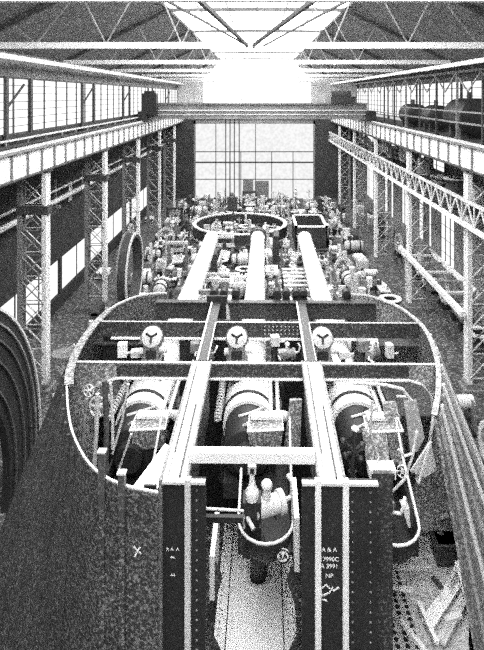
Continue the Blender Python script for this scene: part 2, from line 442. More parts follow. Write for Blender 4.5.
for k, (y, L, r) in enumerate(((31.6, 3.2, 1.05), (37.5, 2.2, .8), (43, 3.0, .8), (25.5, 2.0, .75))):
    d = thing('boiler_drum', 'dark round-topped drum on the right upper gallery, %s' % ('largest of four', 'just beyond the largest drum', 'farthest from camera', 'nearest the camera')[k], 'drum', (12.2, y, 11.6), 'drums on the right gallery')
    m = MB(); m.lathe([(0, 0), (r * .7, .02), (r, .18), (r, L - .18), (r * .7, L - .02), (0, L)], (12.2, y - L / 2, 11.75 + r), (0, 1, 0), 24); m.build('shell', black, d)
    for f in (.25, .75): MB().bx(12.2 - r * .8, 12.2 + r * .8, y - L / 2 + L * f - .12, y - L / 2 + L * f + .12, 11.6, 11.95 + r * .3).build('cradle', dark, d)
    m = MB(); m.tube((12.2, y, 11.7 + 2 * r), (12.2, y, 12.1 + 2 * r), .15); m.build('outlet_pipe', dark, d)
for k in range(9):
    y = 19.5 + k * 3.4
    m = MB(); m.bx(10.75, 10.87, y - .06, y + .06, 11.6, 15.2); m.bx(10.7, 10.92, y - .12, y + .12, 11.6, 11.75)
    m.build('gallery_post', dark if k % 3 else mid, label='slim post on the right gallery edge, %s from the camera' % ORD[k + 1], cat='post', group='posts of the right gallery')
m = MB(); m.bx(10.78, 10.84, 18, 72, 12.5, 12.6); m.bx(10.79, 10.83, 18, 72, 13.1, 13.18)
m.build('gallery_railing', mid, label='long horizontal railing along the right upper gallery', cat='railing')
m = MB(); y = 18.
m.bx(10.76, 10.86, 18, 70, 15.2, 15.32)
while y < 70:
    m.beam((10.81, y, 14.2), (10.81, y + 1.7, 15.2), .06, .08); m.beam((10.81, y + 1.7, 15.2), (10.81, y + 3.4, 14.2), .06, .08); y += 3.4
m.build('bracing_truss', mid, label='zigzag bracing truss above the right gallery railing', cat='truss')

# ------------------------------------------------------------------ travelling crane
cr = thing('travelling_crane', 'dark overhead travelling crane bridging the far hall', 'crane', (0, 50, GZ1))
m = MB(); m.bx(-9.9, 9.9, 49.5, 49.8, 11.95, 13.25); m.bx(-9.9, 9.9, 49.3, 50.0, 13.2, 13.32); m.bx(-9.9, 9.9, 49.3, 50.0, 11.88, 12.0); m.build('bridge_girder', mid, cr)
m = MB(); m.bx(-9.9, 9.9, 52.2, 52.5, 11.95, 13.25); m.bx(-9.9, 9.9, 52.0, 52.7, 13.2, 13.32); m.build('bridge_girder', dark, cr)
m = MB(); m.bx(-9.9, 9.9, 49.38, 49.42, 12.6, 12.72); m.bx(-9.9, 9.9, 49.38, 49.42, 12.25, 12.32); m.build('girder_band', pale, cr)
for sd in (-1, 1):
    m = MB(); m.bx(sd * 10.1 - .35, sd * 10.1 + .35, 48.2, 53.8, 11.8, 12.6); m.build('end_carriage', black, cr)
m = MB(); m.bx(-10.2, -8.9, 48.6, 49.6, 12.3, 14.2); m.bx(-10.0, -9.1, 48.7, 49.5, 14.2, 14.4); m.build('cabin', black, cr)
m = MB(); m.bx(6.6, 8.8, 49.0, 53, 13.3, 13.9); m.lathe([(0, 0), (.4, 0), (.4, 1.8), (0, 1.8)], (6.8, 50.5, 14.0), (1, 0, 0), 16); m.build('trolley', dark, cr)
m = MB(); m.bx(-3.4, -.8, 49.4, 52.6, 13.3, 13.75); m.lathe([(0, 0), (.45, 0), (.45, 2), (0, 2)], (-3.1, 50.8, 13.9), (1, 0, 0), 16); m.build('hoist', pale, cr)
for x, zb in ((-2.9, 3.6), (-2.5, 4.4), (-2.1, 3.9), (-1.65, 3.3)): MB().tube((x, 51, 13.3), (x, 51, zb), .045, n=6).build('hoist_rope', black, cr)
m = MB(); m.bx(-2.75, -1.8, 50.75, 51.25, 3.3, 4.6); m.path([(-2.2, 51, 3.3), (-2.2, 51, 2.9), (-1.95, 51, 2.6), (-2.2, 51, 2.3), (-2.5, 51, 2.5)], .09); m.build('hook_block', dark, cr)

# ================================================================== the turret (its own slightly turned frame)
FR[0] = YAW
def tp(x, y, Y):
    """survey point: bearing x, dip y (photo), at distance Y in the turret frame"""
    return Vector(((x - 265.) / F * Y, Y, CAMZ - (y - YC) / F * Y))
ZT = 6.7
ZF = 1.6       # working floor inside the right side of the carcass
tur = thing('gun_turret', 'huge dark open-topped gun turret carcass standing in the middle of the hall', 'gun turret', (-.3, 15.2, 0))
left = [(-1.96, 10.05), (-2.7, 10.22), (-3.4, 10.68), (-4.05, 11.6), (-4.45, 12.4), (-4.93, 13.6), (-5.2, 14.4), (-5.38, 15.4), (-5.46, 16.5), (-5.44, 17.6), (-5.3, 18.6), (-4.85, 19.6), (-4.2, 20.1), (-3.6, 20.15)]
right = [(3.1, 20.1), (3.7, 20.05), (4.25, 19.5), (4.65, 18.9), (4.9, 18.0), (5.0, 17.1), (4.92, 16.2), (4.76, 15.2), (4.5, 14.2), (4.15, 13.2), (3.85, 12.5)]
def smooth(pts, n=3):
    for _ in range(n - 1):
        q = [pts[0]]
        for a, b in zip(pts, pts[1:]):
            q += [(a[0] * .75 + b[0] * .25, a[1] * .75 + b[1] * .25), (a[0] * .25 + b[0] * .75, a[1] * .25 + b[1] * .75)]
        pts = q + [pts[-1]]
    return pts
left = smooth(left); right = smooth(right)
CX, CY = -.3, 15.2
def flare(p, z, off=0.):
    dx, dy = p[0] - CX, p[1] - CY; l = math.hypot(dx, dy); nx, ny = dx / l, dy / l
    w = abs(nx) ** 4
    k = .4 * (ZT - z) * w + off
    return Vector((p[0] + nx * k, p[1] + ny * k * (.3 if z < ZT else 1), z))
def shell_mb(pts, zs):
    m = MB()
    for a, b in zip(zs, zs[1:]): m.strip([flare(p, a) for p in pts], [flare(p, b) for p in pts])
    return m
shell_mb(left, (ZT, 5, 3.4, 1.7, 0)).build('shell_plate', hullm, tur, solid=.07)
shell_mb(right, (ZT, 5, 3.4, 1.7, 0)).build('shell_plate', hullr, tur, solid=.07)
def rim_mb(pts, w0, w1, t=.05):
    m = MB(); A = [flare(p, ZT, w0) + Vector((0, 0, .02)) for p in pts]; B = [flare(p, ZT, w1) + Vector((0, 0, .02)) for p in pts]
    U = Vector((0, 0, t)); n = len(pts)
    m.strip(A, B); m.strip([a + U for a in A], [b + U for b in B]); m.strip(A, [a + U for a in A]); m.strip(B, [b + U for b in B])
    return m
k = next(i for i, p in enumerate(left) if p[1] > 13.5)
k2 = next(i for i, p in enumerate(left) if p[1] > 18.3)
rim_mb(left[:k + 1], -.015, .025, .03).build('rim_strip', white, tur)
rim_mb(left[k:k2 + 1], -.16, .06).build('rim_flange', hullr, tur)
rim_mb(left[k2:], -.02, .04).build('rim_strip', pale, tur)
rim_mb(right[:8], -.02, .04).build('rim_strip', pale, tur)
rim_mb(right[7:], -.09, .04).build('rim_flange', ribp, tur)
# vertical stringers on the flaring sides
def stringer(p, mat, w, z0=0., z1=ZT - .05):
    dx, dy = p[0] - CX, p[1] - CY; l = math.hypot(dx, dy); tx, ty_ = -dy / l, dx / l
    m = MB(); pts = [(flare(p, z, .06), z) for z in (z1, 3.4, z0)]
    for (a, _), (b, _) in zip(pts, pts[1:]): m.beam(a, b, w, .1, (dx / l, dy / l, 0))
    m.build('stringer', mat, tur)
def along(pts, step):
    out = [pts[0]]; acc = 0
    for a, b in zip(pts, pts[1:]):
        acc += math.dist(a, b)
        if acc >= step: out.append(b); acc = 0
    return out
for i, p in enumerate(along([q for q in right if q[1] < 18.9], .3)): stringer(p, ribp if i % 2 else white, .11)
for i, p in enumerate(along([q for q in left if 11.3 < q[1] < 18.6], .34)): stringer(p, ribd, .06)
# side rail stacks bolted on the right flare
m = MB()
# posts standing on the rear left of the shell
for x, yt, Yd in ((102, 452, 10.42), (122, 473, 10.12)):
    a = tp(x, yt, Yd); m = MB(); m.bx(a.x - .06, a.x + .06, Yd - .1, Yd + .02, 6.2, a.z); m.build('stiffener_post', ribd, tur); m = MB(); m.bx(a.x - .05, a.x + .05, Yd - .07, Yd + .02, 2.5, 6.2); m.build('stiffener_post', hullm, tur)
    m = MB(); m.bx(a.x - .08, a.x + .08, Yd - .11, Yd + .03, a.z, a.z + .03); m.build('post_cap', pale, tur)
# cross girders
def arch(Y, x0, x1, z0, z1, t): return MB().bx(x0, x1, Y - t / 2, Y + t / 2, z0, z1)
g = arch(19.4, -3.85, 3.9, 6.12, ZT, .06).build('cross_girder', dark, tur)
m = MB(); m.bx(-3.85, 3.9, 19.28, 19.55, ZT, ZT + .035); m.build('flange', dark, g)
m = MB()
for x in (-1.32, 1.36): m.prism([(x - .05, 6.12), (x + .1, 6.12), (x + .02, ZT), (x - .05, ZT)], 'xz', 19.3, 19.38)
m.build('web_stiffener', pale, g)
m = MB(); m.bx(-2.05, -1.35, 19.3, 19.4, 6.15, 6.95); m.build('packing_block', black, g)
m = MB()
for ix in range(11):
    for iz in range(3): m.sphere((ix * .13, 17.66, 6.34 + iz * .12), .022, 4)
g = arch(17.7, -5.4, 4.92, 6.22, ZT, .06).build('cross_girder', dark, tur, extra=[(m, pale)])
m = MB(); m.bx(-5.4, 4.92, 17.66, 17.72, ZT, ZT + .015); m.build('top_flange', pale, g)
m = MB(); m.bx(-4.95, 3.6, 17.56, 17.74, 6.18, 6.22); m.build('bottom_flange', white, g)
# middle frame: a plate with a round-cornered opening
Yc_ = 15.0
out = [(-6.4, 2.2), (-5.95, 4.4), (-5.40, ZT), (4.74, ZT), (5.2, 4.4), (5.5, 2.2)]
inn = [(-4.5, 2.2), (-4.62, 3.4), (-4.62, 5.5), (-4.55, 5.95), (-4.35, 6.2), (-4.05, 6.3), (3.9, 6.3), (4.25, 6.2), (4.5, 5.9), (4.58, 5.4), (4.45, 4.6), (4.1, 3.57), (3.9, 2.2)]
def plate_frame(outp, inp, Y, t):
    m = MB(); n = len(inp)
    # resample outer to match inner indices
    import bisect
    def res(pts, n):
        L = [0]
        for a, b in zip(pts, pts[1:]): L.append(L[-1] + math.dist(a, b))
        o = []
        for i in range(n):
            d = L[-1] * i / (n - 1); j = min(max(bisect.bisect_left(L, d), 1), len(L) - 1)
            f = (d - L[j - 1]) / (L[j] - L[j - 1]); o.append((pts[j - 1][0] + f * (pts[j][0] - pts[j - 1][0]), pts[j - 1][1] + f * (pts[j][1] - pts[j - 1][1])))
        return o
    # corner-aware pairing
    A = [(-6.15, 2.2), (-5.95, 3.4), (-5.62, 5.5), (-5.5, 5.95), (-5.44, 6.3), (-5.38, ZT), (4.72, ZT), (4.78, 6.3), (4.84, 5.95), (4.95, 5.4), (5.06, 4.6), (5.2, 3.57), (5.4, 2.2)]
    for y in (Y - t / 2, Y + t / 2): m.strip([(p[0], y, p[1]) for p in A], [(p[0], y, p[1]) for p in inp])
    m.strip([(p[0], Y - t / 2, p[1]) for p in inp], [(p[0], Y + t / 2, p[1]) for p in inp])
    m.strip([(p[0], Y - t / 2, p[1]) for p in A], [(p[0], Y + t / 2, p[1]) for p in A])
    return m
g = plate_frame(out, inn, Yc_, .07).build('middle_frame', hullr, tur)
m = MB(); m.bx(-4.05, 3.9, Yc_ - .045, Yc_ - .036, 6.34, 6.66); m.build('web_face', dark, g)
m = MB(); m.bx(-5.38, 4.72, Yc_ - .05, Yc_ + .04, ZT, ZT + .015); m.build('top_flange', pale, g)
m = MB(); f2 = inn[1:-1]
m.strip([(p[0], Yc_ - .13, p[1]) for p in f2], [(p[0], Yc_ + .05, p[1]) for p in f2])
m.build('opening_flange', white, g, solid=.03)
# dark sheets added to make the hull interior and gun bays read as shade
for x0, x1, y0, y1, z in ((-5.6, -4.35, 15.1, 17.65, 5.2), (3.5, 5.2, 15.1, 17.65, 5.2), (-5.5, -3.6, 17.75, 19.3, 5.9), (3.2, 4.9, 17.75, 19.3, 5.9), (-4.6, 4.2, 19.45, 20.1, 5.6), (-3.6, 3.2, 18.05, 19.3, 4.0)):
    if z == 4.0:
        for a, b in ((-2.8, -1.1), (.2, 1.9)): MB().bx(a, b, y0, y1, z, z + .05).build('shade_sheet', dark, tur)
    else: MB().bx(x0, x1, y0, y1, z, z + .05).build('shade_sheet', dark, tur)
m = MB(); m.bx(-5.3, 3.15, 17.95, 18.02, 0, 4.1); 
for a, b in ((-5.3, -4.1), (-2.8, -1.1), (.2, 1.9)): m.bx(a, b, 17.95, 18.02, 4.1, 6.2)
m.build('shade_bulkhead', black, tur)  # added black sheet standing in for the darkness behind the guns
m = MB(); m.bx(3.15, 3.2, 16.2, 18.0, 0, 5.6); m.build('bulkhead_return', dark, tur)
# longitudinal girders
for X, nm in ((-1.72, 'left'), (1.26, 'right')):
    g = MB().bx(X - .2, X + .2, 11.2, 15., 5.3, ZT - .03).build('gun_girder', dark, tur)
    MB().bx(X - .25, X + .25, 10.45, 15.05, ZT - .03, ZT + .02).build('cap_plate', white, g)  # white top puts the overhead light on the dark girder into its colour
    MB().bx(X - .27, X - .22, 10.45, 15.05, ZT - .1, ZT + .06).build('edge_angle', mid, g)
    MB().bx(X + .22, X + .27, 10.45, 15.05, ZT - .1, ZT + .06).build('edge_angle', mid, g)
    MB().bx(X + .08, X + .11, 10.45, 12.9, ZT + .02, ZT + .07).build('guide_strip', dark, g)
    MB().bx(X - .12, X - .1, 11.2, 14.8, ZT + .02, ZT + .07).build('guide_strip', dark, g)
    m = MB(); m.bx(X - .14, X - .12, 10.5, 15.0, ZT + .02, ZT + .05); m.bx(X + .1, X + .12, 10.5, 13.0, ZT + .02, ZT + .05); m.build('weld_seam', mid, g)
    g = MB().bx(X - .1, X + .1, 15.05, 19.35, 5.5, ZT - .02).build('gun_girder', dark, tur)
    MB().bx(X - .16, X + .16, 15.1, 19.35, ZT - .02, ZT + .02).build('cap_plate', dark, g)
    MB().bx(X - .17, X - .12, 15.1, 19.35, ZT - .02, ZT + .05).build('edge_angle', white, g)
    MB().bx(X + .13, X + .16, 15.1, 17.6, ZT - .02, ZT + .04).build('edge_angle', pale, g)
# deep rear posts of the girders
def rear_post(x0, x1, fl, riv):
    m = MB()
    for x in riv:
        z = .4
        while z < 6.5: m.sphere((x, 10.455, z), .02, 4); z += .19
    cx0, cx1 = min(f[0] for f in fl), max(f[0] for f in fl)
    g = MB().bx(x0, x1, 10.46, 10.56, 0, ZT - .03).bx(cx0, cx1, 10.5, 11.2, 0, ZT - .03).build('rear_post', black, tur, extra=[(m, mid)])
    for x, w, mt in fl: MB().bx(x - w / 2, x + w / 2, 10.34, 10.46, 0, ZT + .05).build('post_flange', mt, g)
    MB().bx(x0, x1, 10.36, 10.46, ZT - .05, ZT + .0).build('top_strip', pale, g)
    return g
pl = rear_post(-2.0, -1.13, ((-1.975, .06, grey2), (-1.46, .11, pale)), (-1.3,))
pr = rear_post(.70, 2.13, ((1.0, .11, white), (1.52, .11, white)), (1.66, 2.0))
MB().bx(2.13, 2.5, 10.8, 10.9, 2.6, 6.6).build('wing_plate', dark, tur)
# gusset brackets on the inner side of the posts
for sx, xa, nm in ((1, -1.13, 'l'), (-1, .70, 'r')):
    for z in (4.6, 3.0):
        m = MB(); m.prism([(xa, z), (xa + sx * .24, z - .5), (xa + sx * .24, z - .6), (xa, z - 1.3)], 'xz', 11.3, 11.36)
        m.build('gusset', dark, tur)
    m = MB(); m.bx(min(xa, xa + sx * .1), max(xa, xa + sx * .1), 11.2, 12.4, *((3.7, 4.6) if sx > 0 else (4.3, 5.4))); m.build('side_bracket', white, tur)
# floor plating inside the carcass
r_ = MB()
for i in range(28):
    for x in (-1.05, .52, .64): r_.sphere((x, 10.9 + i * .16, 2.03), .022, 4)
m = MB(); m.bx(-1.13, .7, 10.5, 15.4, 1.95, 2.03); m.build('deck_plate', platem, tur, extra=[(r_, mid)]); m = MB(); m.bx(-1.1, -1.0, 10.6, 15.3, 0, 1.95); m.bx(.57, .67, 10.6, 15.3, 0, 1.95); m.build('deck_bearer', dark, tur)
m = MB(); m.prism([(2.2, 10.6), (4.2, 10.6), (4.6, 12.5), (5.4, 14.5), (6.0, 16.), (6.1, 17.6), (2.2, 17.6)], 'xy', ZF - .06, ZF); m.build('deck_plate', shopfl, tur)
m = MB(); m.bx(2.2, 6.0, 15.6, 15.63, ZF, ZF + .012); m.build('plate_seam', dark, tur)
for x in (.4, -.88): MB().bx(x, x + .025, 10.6, 15.35, 2.03, 2.04).build('plate_seam', dark, tur)
h_ = MB()
for i in range(22):
    for j in range(4): h_.lathe([(0, .0), (.055, 0), (.055, .008), (0, .008)], (2.75 + j * .22, 10.9 + i * .16, ZF + .08), (0, 0, 1), 8)
m = MB(); m.bx(2.62, 3.55, 10.7, 14.5, ZF, ZF + .08); m.build('perforated_plate', pale, tur, extra=[(h_, black)])
# gun pits: rounded pans below the breeches, with a pale rim pipe
def pan(X, Y0_, Y1_, w, z, dep):
    m = MB(); n = 10; rows = []
    for j in range(7):
        t = j / 6 * PI / 2; rr = math.cos(t); zz = z - dep * math.sin(t)
        rows.append([(X + w * max(rr, .02) * math.cos(PI + PI * i / n), Y0_ + (Y1_ - Y0_) * .45 + (Y1_ - Y0_) * .45 * max(rr, .02) * math.sin(PI + PI * i / n), zz) for i in range(n + 1)])
    for a, b in zip(rows, rows[1:]): m.strip(a, b)
    return m, rows[0]
for X, nm in ((-3.3, 'left'), (.02, 'centre'), (2.75, 'right')):
    m, rim = pan(X, 11.4, 12.9, .6, 4.7, .75)
    g = m.build('gun_pit_pan', black, tur, solid=.04)
    MB().bx(X - .58, X + .58, 12.1, 15.1, 3.9, 3.96).bx(X - .62, X - .57, 12.1, 15.1, 3.9, 4.7).bx(X + .57, X + .62, 12.1, 15.1, 3.9, 4.7).build('pit_trough', black, g)
    m = MB(); m.path([(rim[0][0], 13.4, 4.9)] + rim + [(rim[-1][0], 13.4, 5.2), (rim[-1][0] + .02, 14.2, 5.7)], .032, 8); m.build('rim_pipe', pale, g)
m = MB(); m.path([tp(204, 509, 11.3), tp(243, 511, 11.3), tp(244, 528, 11.6)], .028); m.build('bent_rail', pale, tur)
m = MB(); m.beam(tp(205, 519, 11.6), tp(245, 519, 11.6), .1, .12); m.build('pit_beam', black, tur)
m = MB(); m.tube((-.15, 12.3, 4.1), (-.17, 13.6, 2.25), .15, .17, 12); m.bx(-.32, .02, 12.5, 12.8, 3.3, 3.5); m.tube((-.17, 13.65, 2.03), (-.17, 13.65, 2.3), .2); m.build('pit_trunk', black, tur)
m = MB(); m.lathe([(.25, 0), (.31, 0), (.31, .06), (.25, .06)], (-.17, 13.65, 2.03), (0, 0, 1), 24, closed=True); m.build('trunk_ring', pale, tur)
# plates, brackets and pipes in the side bays
a, b, c, d = tp(133, 487, 10.6), tp(157, 490, 10.55), tp(178, 452, 11.7), tp(165, 444, 11.9)
m = MB(); U = Vector((0, 0, -.06)); m.add([a, b, c, d, a + U, b + U, c + U, d + U], [(0, 1, 2, 3), (4, 7, 6, 5), (0, 4, 5, 1), (1, 5, 6, 2), (2, 6, 7, 3), (3, 7, 4, 0)])
m.build('corner_plate', white, tur)
m = MB(); a = tp(152, 495, 10.5); m.bx(-2.28, -2.04, 10.3, 10.34, a.z, a.z + .3); m.build('dark_slot', black, tur)
for pts, r, mt in (([(97, 395), (96, 430), (93, 470)], .05, pale), ([(104, 382), (106, 430), (105, 478)], .07, ribd), ([(110, 384), (112, 420), (112, 450)], .04, pale),
                   ([(128, 385), (122, 420), (112, 455)], .03, pale), ([(131, 435), (124, 455), (117, 475)], .03, pale), ([(86, 400), (82, 440), (84, 462)], .04, mid)):
    m = MB(); m.path([tp(x, y, 13.2) for x, y in pts], r); m.build('pipe', mt, tur)
for pts, r, mt in (([(345, 484), (372, 486), (384, 492), (392, 505)], .045, pale), ([(350, 489), (366, 491), (376, 498)], .035, pale), ([(375, 478), (378, 455), (370, 430), (372, 400)], .03, pale),
                   ([(416, 430), (412, 455), (404, 478), (392, 490)], .035, pale), ([(352, 382), (385, 384), (402, 388), (411, 400)], .04, pale),
                   ([(396, 395), (408, 396)], .03, pale), ([(398, 448), (404, 455), (412, 452)], .03, pale), ([(430, 440), (421, 470), (418, 482)], .035, pale)):
    m = MB(); m.path([tp(x, y, 13.0) for x, y in pts], r); m.build('pipe', mt, tur)
def slab(corners, Y, t, name, mt):
    m = MB(); P = [tp(x, y, Y + dy) for x, y, dy in corners]; U = Vector((0, t, 0)); n = len(P)
    m.add(P + [p + U for p in P], [tuple(range(n)), tuple(range(2 * n - 1, n - 1, -1))] + [(i, (i + 1) % n, (i + 1) % n + n, i + n) for i in range(n)])
    return m.build(name, mt, tur)
slab([(383, 403, .5), (396, 402, .5), (404, 452, 0), (393, 470, 0), (387, 440, 0)], 14., .12, 'side_panel', hullr)
slab([(404, 402, .5), (416, 400, .5), (424, 436, 0), (417, 450, 0), (410, 452, 0)], 14., .12, 'side_panel', grey2)
slab([(362, 430, .5), (386, 432, .5), (392, 480, 0), (386, 486, 0), (366, 462, 0)], 13.4, .12, 'side_panel', hullr)
slab([(318, 402, .2), (331, 402, .2), (340, 470, 0), (324, 470, 0)], 14.2, .1, 'girder_side_plate', white)
slab([(290, 400, .2), (302, 400, .2), (300, 448, 0), (284, 448, 0)], 14.6, .1, 'girder_side_plate', hullr)
slab([(402, 508, .1), (414, 506, .1), (420, 524, 0), (408, 526, 0)], 12.6, .3, 'foot_block', pale)
slab([(410, 470, 0), (430, 440, 0), (436, 468, 0), (424, 476, 0)], 13.3, .05, 'shell_lug', pale)
# lifting lugs and front rail
for px in (214, 224, 236, 277, 286, 296, 303, 346):
    a = tp(px, 300, 19.8); m = MB(); m.bx(a.x - .13, a.x + .13, 19.6, 19.9, ZT - .1, ZT + .18); m.tube((a.x, 19.6, ZT + .2), (a.x, 19.95, ZT + .2), .15, n=12)
    m.build('lifting_lug', black, tur)
for a, b in ((-2.6, -1.2), (.35, 1.75)):
    m = MB(); m.bx(a, b, 21.4, 21.6, 6.25, 6.4); m.bx(a + .3, a + .42, 19.4, 21.5, 6.1, 6.25); m.bx(b - .42, b - .3, 19.4, 21.5, 6.1, 6.25); m.build('front_rail', mid, tur)
# writing
def text(s, size, mat, parent, name, loc, axis='y', rot=0., bold=.012):
    cu = bpy.data.curves.new('t', 'FONT'); cu.body = s; cu.size = size; cu.align_x = 'CENTER'; cu.offset = size * bold
    ob = bpy.data.objects.new('t', cu); COL.objects.link(ob)
    dg = bpy.context.evaluated_depsgraph_get(); me = bpy.data.meshes.new_from_object(ob.evaluated_get(dg))
    m = MB(); c, s_ = math.cos(rot), math.sin(rot)
    if axis == 'y': vs = [(loc[0] + v.co.x * c - v.co.y * s_, loc[1], loc[2] + v.co.x * s_ + v.co.y * c) for v in me.vertices]
    else: vs = [(loc[0] + v.co.x, loc[1] + v.co.y, loc[2]) for v in me.vertices]
    m.add(vs, [tuple(p.vertices) for p in me.polygons])
    bpy.data.objects.remove(ob); bpy.data.curves.remove(cu); bpy.data.meshes.remove(me)
    return m.build(name, mat, parent)
for s, y, dx in (('A & A', 551, 0), ('17990C', 560.5, 0), ('A 3991', 567.5, 0), ('NP', 577, 0)):
    a = tp(331, y, 10.45); text(s, .115, whitec, pr, 'chalk_writing', (1.22, 10.452, a.z))
for s, y, dx in (('A A  A', 552, 0), ('44', 560, 0), ('44', 578, 0)):
    a = tp(172, y, 10.45); text(s, .09, whitec, pl, 'chalk_writing', (-1.76, 10.452, a.z))
m = MB()
for p, q in (((321, 588), (326, 584)), ((326, 584), (330, 588)), ((321, 588), (321, 597)), ((321, 595), (329, 592)), ((329, 592), (333, 586)), ((333, 590), (339, 586)), ((322, 598), (327, 600))):
    MB().beam(tp(p[0], p[1], 10.45), tp(q[0], q[1], 10.45), .025, .006, (0, 1, 0)).build('chalk_stroke', whitec, pr)
m = MB()
for p, q in (((133.2, 547.5), (137, 552)), ((139.8, 548.5), (134, 558)), ((138.5, 553.5), (140.5, 555))):
    m.beam(tp(p[0], p[1], 10.02), tp(q[0], q[1], 10.02), .022, .01, (0, 1, 0))
m.build('chalk_cross', whitec, tur)
a = tp(283, 556, 11.5)
m = MB(); m.tube((a.x, 11.5, a.z), (a.x, 11.54, a.z), .14, n=20); sg = m.build('number_disc', sign, tur)
m = MB(); m.lathe([(.12, 0), (.145, 0), (.145, -.012), (.12, -.012)], (a.x, 11.5, a.z), (0, 1, 0), 24, closed=True); m.build('disc_edge', black, sg)
text('3A', .17, black, sg, 'disc_lettering', (a.x, 11.49, a.z - .06), bold=.03)

# ------------------------------------------------------------------ guns
AX = (-3.45, -.46, 2.55); AZ = 4.8
def gun():
    g = thing('naval_gun', 'x', 'gun', (0, 0, 0), 'x')
    m = MB(); m.lathe([(.2, 35.5), (.44, 35.5), (.455, 35.3), (.44, 34.9), (.435, 34.4), (.455, 29), (.47, 24.2), (.485, 24.0), (.5, 19), (.52, 17.2)], (0, 0, 0), (0, 1, 0), 28); m.build('barrel', white, g)
    m = MB(); m.lathe([(.2, 35.49), (.2, 34.6), (0, 34.6)], (0, 0, 0), (0, 1, 0), 20); m.build('bore', black, g)
    m = MB(); m.lathe([(.5, 17.5), (.6, 17.4), (.7, 17.1), (.72, 16.8), (.72, 15.28), (.6, 15.26)], (0, 0, 0), (0, 1, 0), 32); m.build('slide_sleeve', white, g)
    m = MB(); m.lathe([(.715, 15.7), (.745, 15.7), (.745, 15.82), (.715, 15.82)], (0, 0, 0), (0, 1, 0), 32, closed=True); m.build('sleeve_band', black, g)
    m = MB(); m.lathe([(0, 13.8), (.34, 13.8), (.36, 14.05), (.6, 14.1), (.64, 14.2), (.64, 15.3)], (0, 0, 0), (0, 1, 0), 28); m.build('breech_ring', black, g)
    m = MB(); m.bx(-.75, .75, 14.6, 16.9, -1.1, -.4); m.bx(-.6, .6, 13.9, 14.6, -1.0, -.6); m.build('slide_cradle', black, g)
    m = MB(); m.path([(-.84 + .085 * math.cos(t * 2 * PI / 8), 15.0 + t * 2.2 / 112, .33 + .085 * math.sin(t * 2 * PI / 8)) for t in range(113)], .032, 6); m.build('recoil_spring', pale, g)
    for x in (.62, .82): MB().tube((x, 15.1, .5), (x, 17.2, .5), .06, n=10).build('recoil_rod', pale, g)
    m = MB(); m.tube((.6, 15.1, .42), (.98, 15.1, .42), .12); m.sphere((1.0, 15.05, .42), .14); m.build('rod_yoke', pale, g)
    m = MB(); a = [(.1, 14.0, .15), (.85, 14.0, .2), (.8, 14.5, .15), (.15, 14.5, .1)]; b = [(.02, 13.9, .68), (.92, 13.9, .74), (.9, 14.55, .8), (.05, 14.55, .7)]
    m.add(a + b, [(0, 1, 2, 3), (0, 4, 5, 1), (1, 5, 6, 2), (2, 6, 7, 3), (3, 7, 4, 0), (4, 7, 6, 5)]); cb = m.build('breech_carrier', hullr, g)
    m = MB(); m.path([Vector(p) + Vector((0, 0, .02)) for p in b], .035, 6, True); m.bx(.1, .9, 14.3, 14.58, .76, .84); m.build('carrier_rim', white, cb)
    m = MB(); m.path([(-.25, 14.7, .62), (.05, 14.75, .68), (.5, 14.95, .74)], .035, 6); m.build('lever', pale, g)
    m = MB(); m.path([(-.1, 14.3, .6), (.0, 14.2, .72), (.15, 14.2, .6)], .05, 6); m.build('hinge', pale, g)
    for x in (-.95, .95): MB().tube((x * .74, 16.2, 0), (x, 16.2, 0), .28, n=16).build('trunnion', dark, g)
    return g
g0 = gun()
for i, X in enumerate(AX):
    lb = ('white naval gun on the left of the three, its muzzle short of the floor ring', 'white naval gun in the middle, muzzle closed by a domed plug', 'white naval gun on the right, muzzle beside the open box')[i]
    if i == 0: place(g0, (X, 0, AZ)); g0['label'] = lb; g0['group'] = 'guns of the turret'
    else: clone(g0, (X, 0, AZ), 0, lb, 'guns of the turret')
# plug on the middle gun
t = thing('muzzle_plug', 'pale domed plug on the muzzle of the middle gun', 'plug', (AX[1], 35.5, AZ))
m = MB(); m.lathe([(0, 35.52), (.47, 35.52), (.52, 35.9), (.5, 36.2), (.36, 36.6), (.22, 36.8), (.22, 37.0), (.34, 37.1), (.3, 37.35), (0, 37.45)], (AX[1], 0, AZ), (0, 1, .0), 24); m.build('cap', grey2, t)
m = MB(); m.lathe([(.5, 35.6), (.56, 35.6), (.56, 35.75), (.5, 35.75)], (AX[1], 0, AZ), (0, 1, 0), 24, closed=True); m.lathe([(.48, 36.2), (.54, 36.2), (.54, 36.3), (.48, 36.3)], (AX[1], 0, AZ), (0, 1, 0), 24, closed=True); m.build('band', dark, t)

# white timber across the rear girders
m = MB(); m.bx(-1.52, .98, 10.78, 10.98, ZT + .07, ZT + .29); m.build('cross_beam', white, bevel=.012, label='white square beam lying across the two girders at the rear', cat='beam')

